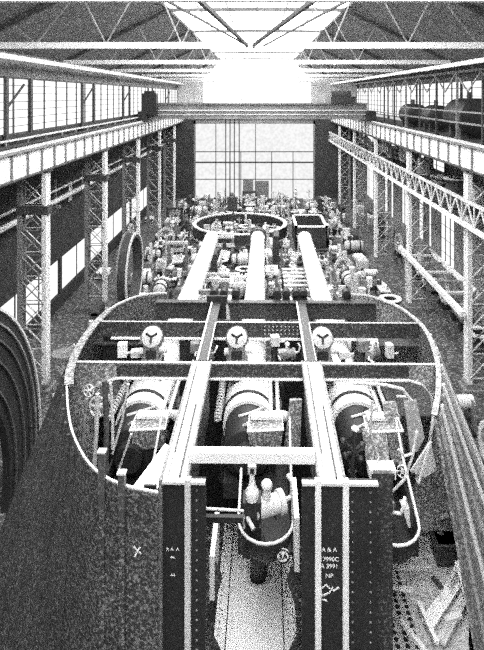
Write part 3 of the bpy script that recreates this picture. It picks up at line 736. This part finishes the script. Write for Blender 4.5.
# ------------------------------------------------------------------ machinery in the bays
def gearbox():
    g = thing('elevating_gearbox', 'x', 'gearbox', (0, 0, 0), 'x')
    m = MB(); m.bx(-.24, .24, -.2, .2, 0, .42); m.bx(-.3, .3, -.26, .26, -.06, .02); m.build('casing', grey2, g, bevel=.02)
    m = MB(); m.lathe([(0, .0), (.3, 0), (.32, .06), (.3, .16), (.2, .2), (0, .21)], (0, .02, .6), (0, -1, .55), 24); m.build('dome', pale, g)
    m = MB(); m.lathe([(.27, .0), (.35, 0), (.35, .06), (.27, .06)], (0, .02, .6), (0, -1, .55), 24, closed=True); m.build('dome_flange', dark, g)
    m = MB()
    for a in (30, 150, 270): d_, e1, e2 = ortho((0, -1, .55)); c_ = Vector((0, .02, .6)) + d_ * .2; m.beam(c_, c_ + (e1 * math.cos(R(a)) + e2 * math.sin(R(a))) * .19, .07, .05)
    m.build('spokes', black, g)
    m = MB(); m.tube((.24, -.05, .25), (.46, -.05, .25), .09); m.tube((-.24, -.05, .2), (-.38, -.05, .2), .11); m.build('shaft_end', pale, g)
    m = MB(); m.bx(-.16, .16, -.23, -.19, .06, .3); m.build('inspection_cover', black, g)
    m = MB(); m.bx(-.32, .32, -.28, .28, -.6, -.06); m.build('pedestal', black, g)
    return g
gb0 = gearbox()
for i, (px, nm) in enumerate(((152, 'left'), (237, 'middle'), (322, 'right'))):
    a = tp(px, 358, 16.7); lb = 'domed pale elevating gearbox beside the %s gun, in front of the middle frame' % nm
    if i == 0: place(gb0, a); gb0['label'] = lb; gb0['group'] = 'elevating gearboxes'
    else: clone(gb0, a, 0, lb, 'elevating gearboxes')
def handwheel(c, r, ax, label):
    t = thing('valve_handwheel', label, 'handwheel', c)
    d, s_, u = ortho(ax); c = Vector(c)
    m = MB(); m.path([c + (s_ * math.cos(2 * PI * i / 20) + u * math.sin(2 * PI * i / 20)) * r for i in range(20)], r * .13, 6, True); m.build('wheel_rim', pale, t)
    m = MB()
    for i in range(3): e = (s_ * math.cos(PI * i / 3) + u * math.sin(PI * i / 3)) * r; m.beam(c - e, c + e, r * .13, r * .13)
    m.tube(c - d * .05, c + d * .12, r * .25); m.build('spokes', pale, t)
    m = MB(); m.tube(c, c + d * .35, r * .16); m.sphere(c + d * .45, r * .7, 8); m.build('valve_body', grey2, t)
handwheel(tp(97, 408, 13.4), .22, (.3, 1, -.2), 'larger pale valve handwheel at the left edge of the frame opening')
handwheel(tp(88, 392, 13.8), .14, (.3, 1, -.2), 'small pale valve handwheel above the larger one at far left')
handwheel(tp(385, 500, 12.4), .15, (0, 1, -.5), 'pale handwheel low in the right gun pit')
handwheel(tp(402, 470, 13.2), .13, (.2, 1, -.3), 'small pale handwheel on pipes near the right shell')
def pump(c, sc, rz, label, alt=False):
    t = thing('hydraulic_pump', label, 'pump', c)
    def P(x, y, z): q = Matrix.Rotation(rz, 3, 'Z') @ Vector((x, y, z)) * sc; return q + Vector(c)
    m = MB(); m.tube(P(-.35, 0, .25), P(.25, 0, .25), .22 * sc, n=18); m.tube(P(.25, 0, .25), P(.38, 0, .25), .27 * sc, n=18); m.build('motor', grey2 if alt else pale, t)
    m = MB(); m.tube(P(-.05, 0, .25), P(-.05, -.05, .75), .11 * sc, .09 * sc); m.sphere(P(-.05, -.05, .78), .13 * sc); m.build('valve_chest', white, t)
    MB().path([P(.38, 0, .25), P(.6, 0, .3), P(.7, .05, .55), P(.65, .3, .6)], .055 * sc).build('pipe', pale, t); MB().path([P(-.35, 0, .25), P(-.55, -.1, .2), P(-.5, -.35, .1)], .05 * sc).build('pipe', pale, t)
    m = MB()
    for x in (-.25, .18): m.add([P(x - .06, -.25, 0), P(x + .06, -.25, 0), P(x + .06, .25, 0), P(x - .06, .25, 0), P(x - .06, -.15, .25), P(x + .06, -.15, .25), P(x + .06, .15, .25), P(x - .06, .15, .25)], [(0, 3, 2, 1), (4, 5, 6, 7), (0, 1, 5, 4), (1, 2, 6, 5), (2, 3, 7, 6), (3, 0, 4, 7)])
    m.build('foot', dark, t)
pump(tp(268, 512, 12.2) + Vector((0, 0, -.1)), .95, .4, 'pale hydraulic pump sitting in the middle gun pit pan')
pump(tp(380, 515, 12.3), .75, -.5, 'grey hydraulic pump sitting in the right gun pit pan', True)
pump(tp(288, 358, 16.4), .55, .2, 'small pump between the middle gun and right girder', True)
pump(tp(205, 357, 16.4), .5, -.3, 'small pump between the left gun and left girder', True)
pump(tp(372, 358, 16.4), .6, .9, 'small pump right of the right gun, behind the middle frame', True)
t = thing('sight_bottle', 'white bottle-shaped fitting standing upright in the middle gun pit', 'fitting', tp(252, 498, 12.0))
o = tp(252, 500, 12.0); m = MB(); m.lathe([(0, 0), (.13, 0), (.15, .1), (.14, .2), (.075, .3), (.06, .42), (.06, .6), (0, .62)], o, (0, .1, 1), 18); m.build('body', white, t)
m = MB(); m.bx(o.x - .09, o.x + .09, o.y, o.y + .12, o.z + .55, o.z + .72); m.build('cap', pale, t)
m = MB(); m.bx(o.x - .04, o.x + .04, o.y - .02, o.y, o.z + .58, o.z + .68); m.build('slot', black, t)
m = MB(); m.bx(o.x - .2, o.x + .2, o.y - .1, o.y + .3, o.z - 1.2, o.z); m.build('stand', black, t)
t = thing('control_lever', 'dark control lever with a pale ball handle beside right gun', 'lever', tp(354, 460, 13.2))
a, b = tp(355, 428, 13.4), tp(352, 470, 13.2); m = MB(); m.tube(a, b, .06); m.tube(b, b - Vector((0, 0, 1.6)), .1); m.build('stem', black, t)
m = MB(); m.sphere(a, .1, 10, .7); m.build('handle', white, t)
m = MB()
for q in ((343, 440), (362, 444), (345, 455), (360, 458)): e = tp(q[0], q[1], 13.3); m.tube(tp(353, 450, 13.3), e, .045); m.sphere(e, .08, 8)
m.build('linkage', dark, t)
t = thing('instrument_box', 'pale ribbed instrument box beside the control lever of the right gun', 'box', tp(380, 474, 12.9))
a = tp(381, 474, 12.9); m = MB(); m.box((a.x, a.y, a.z + .12), (.62, .34, .24)); m.build('case', white, t, bevel=.015)
m = MB()
for i in range(5): m.box((a.x - .24 + i * .12, a.y - .175, a.z + .08), (.05, .02, .14))
m.build('rib', black, t)
m = MB(); m.box((a.x, a.y + .05, a.z - .75), (.3, .25, 1.5)); m.build('stand', black, t)
for k, (x, y, Yd, dx, dz, mt) in enumerate(((122, 357, 16.8, .28, .4, white), (138, 357, 16.9, .45, .2, pale), (195, 352, 17.2, .3, .3, grey2), (275, 345, 17.2, .28, .3, pale), (283, 357, 16.4, .3, .2, grey2), (343, 357, 16.6, .3, .22, pale), (362, 350, 17.2, .3, .35, grey2), (389, 356, 16.6, .2, .4, pale))):
    a = tp(x, y, Yd); t = thing('junction_box', '%s metal junction box in the bay before the middle frame, %s from left' % ('white' if mt is white else 'pale' if mt is pale else 'grey', ORD[k + 1]), 'box', a, 'junction boxes in the gun bays')
    m = MB(); m.box((a.x, a.y, a.z + dz / 2), (dx, .26, dz), .15); m.build('case', mt, t, bevel=.015)
    m = MB(); pl_ = .5 if min(abs(a.x - q) for q in AX) < .75 else 1.8; m.tube((a.x, a.y, a.z), (a.x, a.y, a.z - pl_), .07); m.build('post', black, t)
    m = MB(); m.path([(a.x + dx / 2, a.y, a.z + .1), (a.x + dx / 2 + .15, a.y, a.z + .12), (a.x + dx / 2 + .2, a.y + .3, a.z - .1)], .03); m.build('cable', pale, t)

# ------------------------------------------------------------------ debris and bits on the floor, right rear
pk = [((427, 622), (456, 578), .3, white), ((440, 640), (466, 590), .2, pale), ((418, 600), (436, 640), .1, white), ((396, 566), (430, 566), .08, pale), ((372, 566), (376, 610), .14, pale),
      ((448, 580), (462, 552), .1, pale), ((456, 560), (470, 610), .12, white), ((432, 575), (441, 586), .1, mid), ((400, 618), (424, 648), .09, white), ((380, 584), (412, 588), .07, white), ((444, 618), (460, 612), .12, pale)]
nm = ['widest pale plank leaning right', 'second wide plank at the hull side', 'thin pale plank beside the perforated plate', 'thin level plank beyond the perforated plate', 'short plank against the right rear post',
      'short plank under the hooked bracket', 'slanting plank closest to the hull ribs', 'short grey plank under the hooked bracket', 'thin plank at the bottom edge', 'thin bar across the perforated plate', 'stubby plank across the wide ones']
for i, ((x0, y0), (x1, y1), w_, mt) in enumerate(pk):
    def fl(x, y, z):
        Y = F * (CAMZ - z) / (y - YC); return Vector(((x - 265) / F * Y, Y, z))
    z = ZF + .13 + i * .05
    m = MB(); a, b = fl(x0, y0, z), fl(x1, y1, z); m.beam(a, b, w_, .07, (0, 0, 1))
    m.build('plank', whitec if mt is white else pale if mt is pale else dark, label=nm[i] + ' on the littered floor', cat='plank', group='planks on the littered floor')
t = thing('hooked_bracket', 'dark heavy bracket with a pale hook on the floor inside the right shell', 'bracket', fl(447, 560, ZF))
a = fl(447, 562, ZF); m = MB(); m.bx(a.x - .3, a.x + .3, a.y - .1, a.y + .5, ZF, ZF + .6); m.bx(a.x - .38, a.x + .38, a.y - .15, a.y + .55, ZF + .48, ZF + .6); m.build('block', dark, t, bevel=.02)
m = MB(); m.path([(a.x - .1, a.y + .3, ZF + .6), (a.x - .15, a.y + .3, ZF + .95), (a.x + .05, a.y + .3, ZF + 1.1), (a.x + .25, a.y + .3, ZF + 1.0), (a.x + .3, a.y + .3, ZF + .8)], .09); m.build('hook', hullr, t)

# ================================================================== things standing on the shop floor
FR[0] = 0.0
# great ring segment standing at far left, close to the camera
t = thing('ring_segment', 'huge dark flanged ring standing upright at the far left beside the turret', 'ring', (-8.45, 14.2, 0))
def ring_x(m, X0, X1, r0, r1, yc, zc, a0=0., a1=2 * PI, n=64):
    return m.lathe([(r0, X0), (r1, X0), (r1, X1), (r0, X1)], (0, yc, zc), (1, 0, 0), n, closed=True, a0=a0, a1=a1)
yc_, zc_ = 14.2, 1.2; Rr = 6.9
ring_x(MB(), -8.6, -8.35, 4.4, Rr, yc_, zc_).build('web', black, t)
ring_x(MB(), -8.66, -8.28, Rr - .04, Rr + .04, yc_, zc_).build('outer_flange', pale, t)
for r in (6.5, 6.05, 5.5, 4.8): ring_x(MB(), -8.35, -8.28, r - .03, r + .03, yc_, zc_).build('rib', ribd if r != 6.5 else grey2, t)
# upright ring behind the turret, left
t = thing('upright_ring', 'grey ribbed ring standing on edge behind the turret at left', 'ring', (-8.3, 36, 0))
ring_x(MB(), -8.6, -8.0, 2.15, 2.45, 36, 2.5).build('rim', dark, t)
ring_x(MB(), -8.05, -7.95, 2.35, 2.52, 36, 2.5).build('front_flange', pale, t)
ring_x(MB(), -8.65, -8.55, 2.35, 2.52, 36, 2.5).build('back_flange', grey2, t)
m = MB(); m.bx(-8.9, -7.7, 35.2, 36.8, 0, .12); m.build('chock', timber, t)
# big ring lying on the floor around the muzzles
t = thing('floor_ring', 'large pale rimmed ring lying flat on the floor beyond the gun muzzles', 'ring', (-1.7, 55, 0))
m = MB(); m.lathe([(4.35, .0), (4.7, 0), (4.7, 1.2), (4.35, 1.2)], (-1.7, 55, 0), (0, 0, 1), 64, closed=True); m.build('wall', dark, t)
m = MB(); m.lathe([(4.35, 1.2), (4.72, 1.2), (4.72, 1.3), (4.35, 1.3)], (-1.7, 55, 0), (0, 0, 1), 64, closed=True); m.build('top_flange', white, t)
m = MB(); m.lathe([(4.7, .1), (4.85, .1), (4.85, .22), (4.7, .22)], (-1.7, 55, 0), (0, 0, 1), 64, closed=True); m.build('bottom_flange', pale, t)
# open box beside the right muzzle
t = thing('open_box_frame', 'pale rimmed open rectangular box beside the right gun muzzle', 'box', (4.0, 52, 0))
m = MB()
for x0, x1, y0, y1 in ((3.5, 3.6, 50, 55), (6.3, 6.4, 50, 55), (3.5, 6.4, 50, 50.1), (3.5, 6.4, 54.9, 55)): m.bx(x0, x1, y0, y1, 0, 2.0)
m.build('side', dark, t)
m = MB()
for x0, x1, y0, y1 in ((3.45, 3.7, 49.9, 55.1), (6.2, 6.45, 49.9, 55.1), (3.45, 6.45, 49.9, 50.25), (3.45, 6.45, 54.75, 55.1)): m.bx(x0, x1, y0, y1, 2.0, 2.12)
m.build('rim', white, t)
MB().bx(3.6, 6.3, 50.1, 54.9, .02, .9).build('filling', mid, t)
# slatted staging in front of the turret
t = thing('slatted_staging', 'slatted timber staging on posts between the middle and right guns', 'staging', (2.15, 30, 0))
m = MB()
for x in (1.55, 2.75):
    m.bx(x - .05, x + .05, 27.4, 33.2, 3.35, 3.5)
m.build('bearer', dark, t)
for i in range(9): MB().bx(1.5, 2.8, 27.4 + i * .7, 27.68 + i * .7, 3.5, 3.56).build('slat', pale, t)
for x in (1.55, 2.75):
    for y in (27.6, 33.0): MB().bx(x - .06, x + .06, y - .06, y + .06, 0, 3.35).build('post', dark, t)
# low frames of the block between the barrels
for k, (x, y, w_, h) in enumerate(((-.95, 30.5, .9, 3.6), (.85, 31.5, .5, 3.9), (-2.3, 34.5, 2.2, 2.5), (-2.2, 27.5, 1.6, 3.6))):
    t = thing('machine_frame', 'pale open machine frame below the gun barrels, %s' % ('left of the middle barrel', 'right of the middle barrel', 'farther out between left and middle barrels', 'closest to the turret front')[k], 'frame', (x, y, 0))
    m = MB()
    for sx in (-1, 1):
        for sy in (-.5, .5): m.bx(x + sx * w_ / 2 - .06, x + sx * w_ / 2 + .06, y + sy - .06, y + sy + .06, 0, h)
    m.build('upright', mid, t)
    m = MB(); m.bx(x - w_ / 2 - .1, x + w_ / 2 + .1, y - .6, y - .45, h, h + .2); m.bx(x - w_ / 2 - .1, x + w_ / 2 + .1, y + .45, y + .6, h, h + .2); m.bx(x - w_ / 2 - .1, x - w_ / 2 + .1, y - .5, y + .5, h, h + .15); m.bx(x + w_ / 2 - .1, x + w_ / 2 + .1, y - .5, y + .5, h, h + .15); m.build('top_rail', white, t)
    m = MB(); m.bx(x - w_ / 2, x + w_ / 2, y - .45, y + .45, h * .5, h * .55); m.build('shelf', black, t)

# ---- machine prototypes -------------------------------------------------
def P_lathe():
    t = thing('lathe', 'x', 'lathe', (0, 0, 0))
    MB().bx(-1.1, 1.1, -.25, .25, .55, .8).build('bed', grey2, t)
    m = MB(); m.bx(-1.1, -.55, -.3, .3, .8, 1.45); m.bx(-1.15, -.5, -.35, .35, 1.45, 1.55); m.build('headstock', pale, t)
    m = MB(); m.lathe([(0, 0), (.3, 0), (.32, .05), (.32, .16), (0, .2)], (-.55, 0, 1.15), (1, 0, 0), 14); m.build('chuck', white, t)
    m = MB(); m.bx(.75, 1.05, -.2, .2, .8, 1.25); m.tube((.5, 0, 1.15), (.75, 0, 1.15), .08); m.build('tailstock', dark, t)
    m = MB(); m.bx(-.15, .3, -.4, .3, .8, .95); m.bx(-.05, .15, -.2, .1, .95, 1.15); m.build('carriage', white, t)
    for x in (-1.1, .6): MB().bx(x, x + .5, -.3, .3, 0, .55).build('plinth', black, t)
    return t
def P_planer():
    t = thing('planing_machine', 'x', 'planing machine', (0, 0, 0))
    m = MB(); m.bx(-.6, .6, -1.1, 1.1, 0, .6); m.build('bed', black, t)
    m = MB(); m.bx(-.45, .45, -1.1, .7, .6, .72); m.bx(-.3, .2, -.6, -.1, .72, 1.1); m.build('table', white, t)
    for x in (-.85, .6): MB().bx(x, x + .25, -.1, .35, 0, 2.1).build('housing', mid, t)
    m = MB(); m.bx(-.9, .9, -.2, .0, 1.35, 1.65); m.bx(-.85, .85, -.05, .3, 2.1, 2.3); m.build('cross_rail', pale, t)
    m = MB(); m.bx(-.2, .15, -.36, -.2, 1.1, 1.8); m.build('tool_head', dark, t)
    return t
def P_drill():
    t = thing('radial_drill', 'x', 'radial drill', (0, 0, 0))
    m = MB(); m.bx(-.5, 1.0, -.45, .45, 0, .25); m.bx(.3, .9, -.3, .3, .25, .75); m.build('base', mid, t)
    m = MB(); m.tube((-.2, 0, .25), (-.2, 0, 2.6), .2, .18, 12); m.build('column', pale, t)
    m = MB(); m.bx(-.35, 1.2, -.12, .12, 1.8, 2.15); m.build('arm', grey2, t)
    m = MB(); m.bx(.5, .85, -.25, .2, 1.7, 2.35); m.tube((.67, -.05, 1.1), (.67, -.05, 1.7), .07); m.build('drill_head', white, t)
    return t
def P_crate():
    t = thing('wooden_crate', 'x', 'crate', (0, 0, 0))
    MB().bx(-.7, .7, -.5, .5, .1, .95).build('case', timber, t)
    m = MB()
    for x in (-.6, 0, .6): m.bx(x - .07, x + .07, -.54, .54, 0, 1.0)
    m.bx(-.74, .74, -.52, -.48, .75, .9); m.build('batten', pale, t)
    return t
def P_flange():
    t = thing('flanged_casting', 'x', 'casting', (0, 0, 0))
    m = MB(); m.lathe([(.55, 0), (.95, 0), (.95, .12), (.75, .14), (.7, .7), (.85, .72), (.85, .85), (.55, .85)], (0, 0, 0), (0, 0, 1), 22, closed=True); m.build('body', dark, t)
    m = MB(); m.lathe([(.5, .85), (.9, .85), (.9, .92), (.5, .92)], (0, 0, 0), (0, 0, 1), 22, closed=True); m.build('machined_face', white, t)
    return t
def P_gear():
    t = thing('gear_wheel', 'x', 'gear wheel', (0, 0, 0))
    m = MB(); n = 28
    poly = []
    for i in range(n * 4):
        r = 1.0 if (i % 4) in (1, 2) else .9; a = 2 * PI * i / (n * 4); poly.append((r * math.cos(a), 1.15 + r * math.sin(a)))
    A = [(p[0], -.12, p[1]) for p in poly]; inner = [(.72 * math.cos(2 * PI * i / (n * 4)), 1.15 + .72 * math.sin(2 * PI * i / (n * 4))) for i in range(n * 4)]
    c = lambda L, y: [(p[0], y, p[1]) for p in L + L[:1]]
    m.strip(c(poly, -.12), c(inner, -.12)); m.strip(c(poly, .12), c(inner, .12)); m.strip(c(poly, -.12), c(poly, .12)); m.strip(c(inner, -.12), c(inner, .12)); m.build('toothed_rim', pale, t)
    m = MB()
    for i in range(3): a = PI * i / 3; m.beam((-.75 * math.cos(a), 0, 1.15 - .75 * math.sin(a)), (.75 * math.cos(a), 0, 1.15 + .75 * math.sin(a)), .12, .12)
    m.build('spokes', mid, t)
    m = MB(); m.tube((0, -.22, 1.15), (0, .22, 1.15), .2); m.build('hub', white, t)
    m = MB(); m.bx(-.7, .7, -.3, .3, 0, .2); m.bx(-.5, -.3, -.25, .25, .2, .42); m.bx(.3, .5, -.25, .25, .2, .42); m.build('chock', black, t)
    return t
def P_plates():
    t = thing('plate_stack', 'x', 'plate stack', (0, 0, 0))
    for k, (dx, dy, a) in enumerate(((0, 0, 0), (.06, .04, .08), (-.05, .05, -.06), (.1, -.05, .14), (0, .02, .02))):
        m = MB(); m.box((dx, dy, .14 + k * .09), (2. - k * .12, 1.1 - k * .05, .06), a); m.build('plate', (mid, white, dark, pale, white)[k], t)
    for x in (-.8, .65): MB().bx(x, x + .15, -.5, .5, 0, .11).build('dunnage', timber, t)
    return t
def P_bench():
    t = thing('workbench', 'x', 'workbench', (0, 0, 0))
    MB().bx(-1.1, 1.1, -.4, .4, .8, .9).build('bench_top', timber, t)
    for x in (-1, 1):
        for y in (-.32, .32): MB().bx(x - .06, x + .06, y - .06, y + .06, 0, .8).build('leg', black, t)
    m = MB(); m.bx(-.7, -.35, -.35, 0, .9, 1.2); m.tube((-.5, -.5, 1.05), (-.5, -.35, 1.05), .04); m.build('vice', dark, t)
    m = MB(); m.bx(.1, .4, -.1, .2, .9, 1.1); m.tube((.7, .1, .9), (.7, .1, 1.25), .12); m.tube((-.1, .2, .94), (.6, .3, .94), .04); m.build('workpiece', white, t)
    m = MB(); m.bx(-1, 1, -.3, .3, .25, .3); m.build('shelf', mid, t)
    return t
def P_cyl():
    t = thing('pressure_cylinder', 'x', 'cylinder', (0, 0, 0))
    m = MB(); m.lathe([(0, 0), (.35, .02), (.5, .15), (.52, .3), (.52, 1.7), (.45, 1.9), (.2, 2.0), (0, 2.0)], (-1, 0, .75), (1, 0, 0), 18); m.build('barrel', pale, t)
    for x in (-.55, .5): MB().lathe([(.5, 0), (.6, 0), (.6, .14), (.5, .14)], (x, 0, .75), (1, 0, 0), 18, closed=True).build('flange', dark, t)
    for x in (-.6, .6): MB().prism([(-.5, 0), (.5, 0), (.5, .5), (.2, .3), (-.2, .3), (-.5, .5)], 'yz', x - .12, x + .12).build('cradle', black, t)
    return t
def P_mill():
    t = thing('boring_mill', 'x', 'boring mill', (0, 0, 0))
    m = MB(); m.lathe([(0, 0), (.9, 0), (.9, .5), (0, .5)], (0, 0, 0), (0, 0, 1), 22); m.build('base', black, t)
    m = MB(); m.lathe([(0, .5), (.95, .5), (.95, .64), (0, .64)], (0, 0, 0), (0, 0, 1), 22); m.lathe([(.3, .64), (.6, .64), (.6, 1.0), (.3, 1.0)], (0, 0, 0), (0, 0, 1), 18, closed=True); m.build('turntable', white, t)
    m = MB(); m.bx(-1.15, -.85, .2, .8, 0, 2.5); m.bx(.85, 1.15, .2, .8, 0, 2.5); m.bx(-1.15, 1.15, .3, .8, 2.3, 2.6); m.build('housing', dark, t)
    m = MB(); m.bx(-1.2, 1.2, .0, .2, 1.55, 1.85); m.bx(-.35, -.1, -.15, .0, 1.2, 2.1); m.bx(.25, .5, -.15, .0, 1.3, 2.2); m.build('cross_rail', pale, t)
    return t
def P_bracket():
    t = thing('bracket_casting', 'x', 'casting', (0, 0, 0))
    for y in (-.45, .37): MB().prism([(-.8, 0), (.8, 0), (.8, .15), (.35, 1.4), (-.35, 1.4), (-.8, .15)], 'xz', y, y + .08).build('side_cheek', grey2, t)
    m = MB(); m.tube((0, -.55, 1.2), (0, .55, 1.2), .3, n=16); m.build('bearing', white, t)
    m = MB(); m.bx(-.8, .8, -.37, .37, 0, .14); m.bx(-.3, .3, -.37, .37, .5, .6); m.build('web', black, t)
    return t
KINDS = [(P_lathe, 'grey engine lathe with pale chuck'), (P_planer, 'dark planing machine with pale table'), (P_drill, 'pale radial drill on grey base'), (P_crate, 'battened wooden crate'),
         (P_flange, 'dark flanged casting with bright face'), (P_gear, 'pale upright gear wheel'), (P_plates, 'loose stack of plates'), (P_bench, 'timber workbench with white workpieces'),
         (P_cyl, 'pale cylinder lying on cradles'), (P_mill, 'dark boring mill with white turntable'), (P_bracket, 'grey bracket casting with white bearing')]
PLUR = ['lathes', 'planing machines', 'radial drills', 'crates', 'flanged castings', 'gear wheels', 'plate stacks', 'workbenches', 'cylinders', 'boring mills', 'bracket castings']
protos = {}
# half sizes about the origin: x, y
HALF = [(1.2, .45), (.95, 1.15), (1.25, .5), (.78, .58), (1., 1.), (1.05, .35), (1.1, .75), (1.15, .55), (1.05, .65), (1.25, 1.0), (.85, .6)]
OCC = [(-11.6, -9.7, y - .6, y + .6) for y in cols] + [(9.7, 11.6, y - .6, y + .6) for y in cols]
OCC += [(-2.4, .4, 26.8, 28.2), (-1.6, -.3, 29.8, 31.2), (-3.6, -1.0, 33.8, 35.2), (1.3, 3., 27.2, 33.4), (3.3, 6.6, 49.7, 55.3), (-9.1, -7.5, 33.2, 38.8)]
def aabb(k, x, y, rz, sc, half=None):
    hx, hy = half or HALF[k]; c, s_ = abs(math.cos(rz)), abs(math.sin(rz))
    w_, d_ = (hx * c + hy * s_) * sc, (hx * s_ + hy * c) * sc
    return (x - w_, x + w_, y - d_, y + d_)
def free(b): return all(b[1] <= o[0] or b[0] >= o[1] or b[3] <= o[2] or b[2] >= o[3] for o in OCC)
rows = [29.5 + 2.15 * i for i in range(20)]
rnd = random.Random(11); last = None
for ri, y in enumerate(rows):
    cand = [-8.6 + 1.9 * k for k in range(10)]
    spots = []
    for x in cand:
        xx = x + rnd.uniform(-.2, .2); yy = y + rnd.uniform(-.15, .15)
        if abs(xx + 1.7) < 6.2 and 48.8 < yy < 61.2:
            d = math.hypot(xx + 1.7, yy - 55)
            if 2.9 < d < 6.4: continue
        if 2.2 < xx < 7.7 and 48.3 < yy < 56.6: continue
        if -10 < xx < -6.9 and 32.6 < yy < 39.4: continue
        if 2.6 < xx < 4.7 and 30 < yy < 48: continue           # gangway right of the right barrel
        if .2 < xx < 2.6 and 61 < yy < 74: continue             # gangway towards the door
        if y < 36 and -4.2 < xx < 3.6: continue
        if yy > 73: continue
        spots.append((xx, yy))
    ci = 0
    for xx, yy in spots:
        for attempt in range(14):
            k = rnd.randrange(len(KINDS))
            if k == last: continue
            turn = rnd.choice((0, 1)); rz = turn * PI / 2 + rnd.uniform(-.06, .06); sc = rnd.uniform(.72, .95) - attempt * .012
            x2 = xx + rnd.uniform(-.15, .15)
            b = aabb(k, x2, yy, rz, sc)
            if free(b): break
        else: continue
        OCC.append(b); last = k; ci += 1
        f, d = KINDS[k]
        lb = '%s, %s from left, %s row past the turret' % (d, ORD[ci], ORD[ri + 1])
        gr = PLUR[k] + ' on the shop floor'
        if rnd.random() < .5: rz += PI
        if k not in protos: protos[k] = f(); KIDS[protos[k].name] = [(c, kids(c)) for c in kids(protos[k])]; r = protos[k]; place(r, (x2, yy, 0), rz, sc); tag(r, lb, None, gr)
        else: clone(protos[k], (x2, yy, 0), rz, lb, gr, sc)
# small pieces strewn between the machines
def small():
    P = []
    def one(name, mb, mt, lab, cat, gr): P.append((mb.build(name, mt, loc=(0, 0, 0)), lab, cat, gr))
    for mt, w_ in ((white, 'white'), (dark, 'dark')):
        m = MB(); m.bx(-.28, .28, -.2, .2, 0, .35); m.bx(-.2, .1, -.14, .14, .35, .55)
        one('steel_block', m, mt, 'small %s stepped steel block lying among the floor machines' % w_, 'steel block', 'small %s steel blocks among the machines' % w_)
        m = MB(); m.tube((-.7, 0, .16), (.7, 0, .16), .14, n=10); m.tube((-.25, 0, .16), (.15, 0, .16), .16, n=10)
        one('short_shaft', m, mt, 'short %s shaft lying among the floor machines' % w_, 'shaft', 'short %s shafts among the machines' % w_)
        m = MB(); m.lathe([(.2, 0), (.42, 0), (.42, .14), (.3, .16), (.3, .4), (.2, .4)], (0, 0, 0), (0, 0, 1), 14, closed=True)
        one('hub_casting', m, mt, 'small %s round hub casting among the floor machines' % w_, 'casting', 'small %s hub castings among the machines' % w_)
        m = MB(); m.prism([(-.4, 0), (.4, 0), (.4, .1), (-.28, .1), (-.28, .8), (-.4, .8)], 'xz', -.25, .25)
        one('angle_plate', m, mt, 'small %s angle plate standing among the floor machines' % w_, 'angle plate', 'small %s angle plates among the machines' % w_)
    m = MB(); m.bx(-.05, .05, -.05, .05, 0, 1.5); m.bx(-.3, .3, -.06, .06, 1.2, 1.3); m.bx(-.2, .2, -.2, .2, 0, .08)
    one('standing_rack', m, pale, 'slim pale standing rack among the floor machines', 'rack', 'slim pale racks among the machines')
    return P
SM = small(); used = set()
SH = [(.28, .2), (.7, .16), (.42, .42), (.4, .25)] * 2 + [(.3, .2)]
n_small = 0
for i in range(6000):
    if n_small >= 290: break
    y = rnd.uniform(30, 73.5); x = rnd.uniform(-9.2, 9.3)
    if y < 36 and -4.4 < x < 3.8: continue
    d = math.hypot(x + 1.7, y - 55)
    if 3.8 < d < 5.5: continue
    q = rnd.randrange(len(SM)); rz = rnd.choice((0, PI / 2)) + rnd.uniform(-.2, .2); sc = rnd.uniform(.8, 1.3)
    b = aabb(0, x, y, rz, sc, SH[q])
    if not free(b): continue
    OCC.append(b); n_small += 1
    ob, lab, cat, gr = SM[q]
    if ob.name not in used: used.add(ob.name); r = ob
    else: r = ob.copy(); COL.objects.link(r)
    place(r, (x, y, 0), rz, sc); tag(r, lab, cat, gr)
# aisle clutter: on the floor and on the right lower gallery
for side, x, ys, z, nm in ((1, 8.6, [17.5, 20.2, 23.2], 0, 'floor outside the right shell'), (1, 12.4, [22 + 2.9 * i for i in range(17)], 0, 'floor of the right aisle'), (1, 12.1, [24 + 3.1 * i for i in range(14)], 8.2, 'right lower gallery'), (-1, -11.9, [38 + 4.6 * i for i in range(7)], 0, 'dark left aisle floor')):
    for i, y in enumerate(ys):
        k = rnd.randrange(len(KINDS)); 
        while k == last or (z > 1 and k in (9, 2, 1)): k = rnd.randrange(len(KINDS))
        b = aabb(k, x, y, PI / 2, .95)
        if z == 0 and not free(b): continue
        if z == 0: OCC.append(b)
        last = k; f, d = KINDS[k]; lb = '%s on %s, %s from camera' % (d, nm, ORD[i + 1])
        if k not in protos: protos[k] = f(); KIDS[protos[k].name] = [(c, kids(c)) for c in kids(protos[k])]; r = protos[k]; place(r, (x, y, z), PI / 2, .9); tag(r, lb, None, PLUR[k] + ' in the aisles')
        else: clone(protos[k], (x, y, z), PI / 2 + rnd.uniform(-.15, .15), lb, PLUR[k] + ' in the aisles', .9)
# jig beside the nearest left column
t = thing('drill_stand', 'pale bench stand with a round table beside the nearest left column', 'stand', (-9.0, 25.6, 0))
m = MB(); m.tube((-9.0, 25.6, 0), (-9.0, 25.6, 1.9), .16, .12); m.tube((-9, 25.6, 0), (-9, 25.6, .12), .5); m.build('pillar', pale, t)
m = MB(); m.tube((-9.0, 25.6, 1.9), (-9.0, 25.6, 2.02), .55, n=18); m.build('round_table', grey2, t)
m = MB(); m.beam((-9.0, 25.6, .9), (-9.5, 25.6, 1.8), .1, .1); m.beam((-9, 25.6, 2.0), (-8.5, 25.6, 2.4), .1, .1); m.build('arm', pale, t)

# ------------------------------------------------------------------ light
w = bpy.data.worlds.new('world'); S.world = w; w.use_nodes = True
w.node_tree.nodes['Background'].inputs['Color'].default_value = (1, 1, 1, 1); w.node_tree.nodes['Background'].inputs['Strength'].default_value = .6
S.view_settings.view_transform = 'Standard'; S.view_settings.look = 'None'; S.view_settings.gamma = 1.0; S.view_settings.use_curve_mapping = False
S.view_settings.exposure = 0.3
S.cycles.use_denoising = False
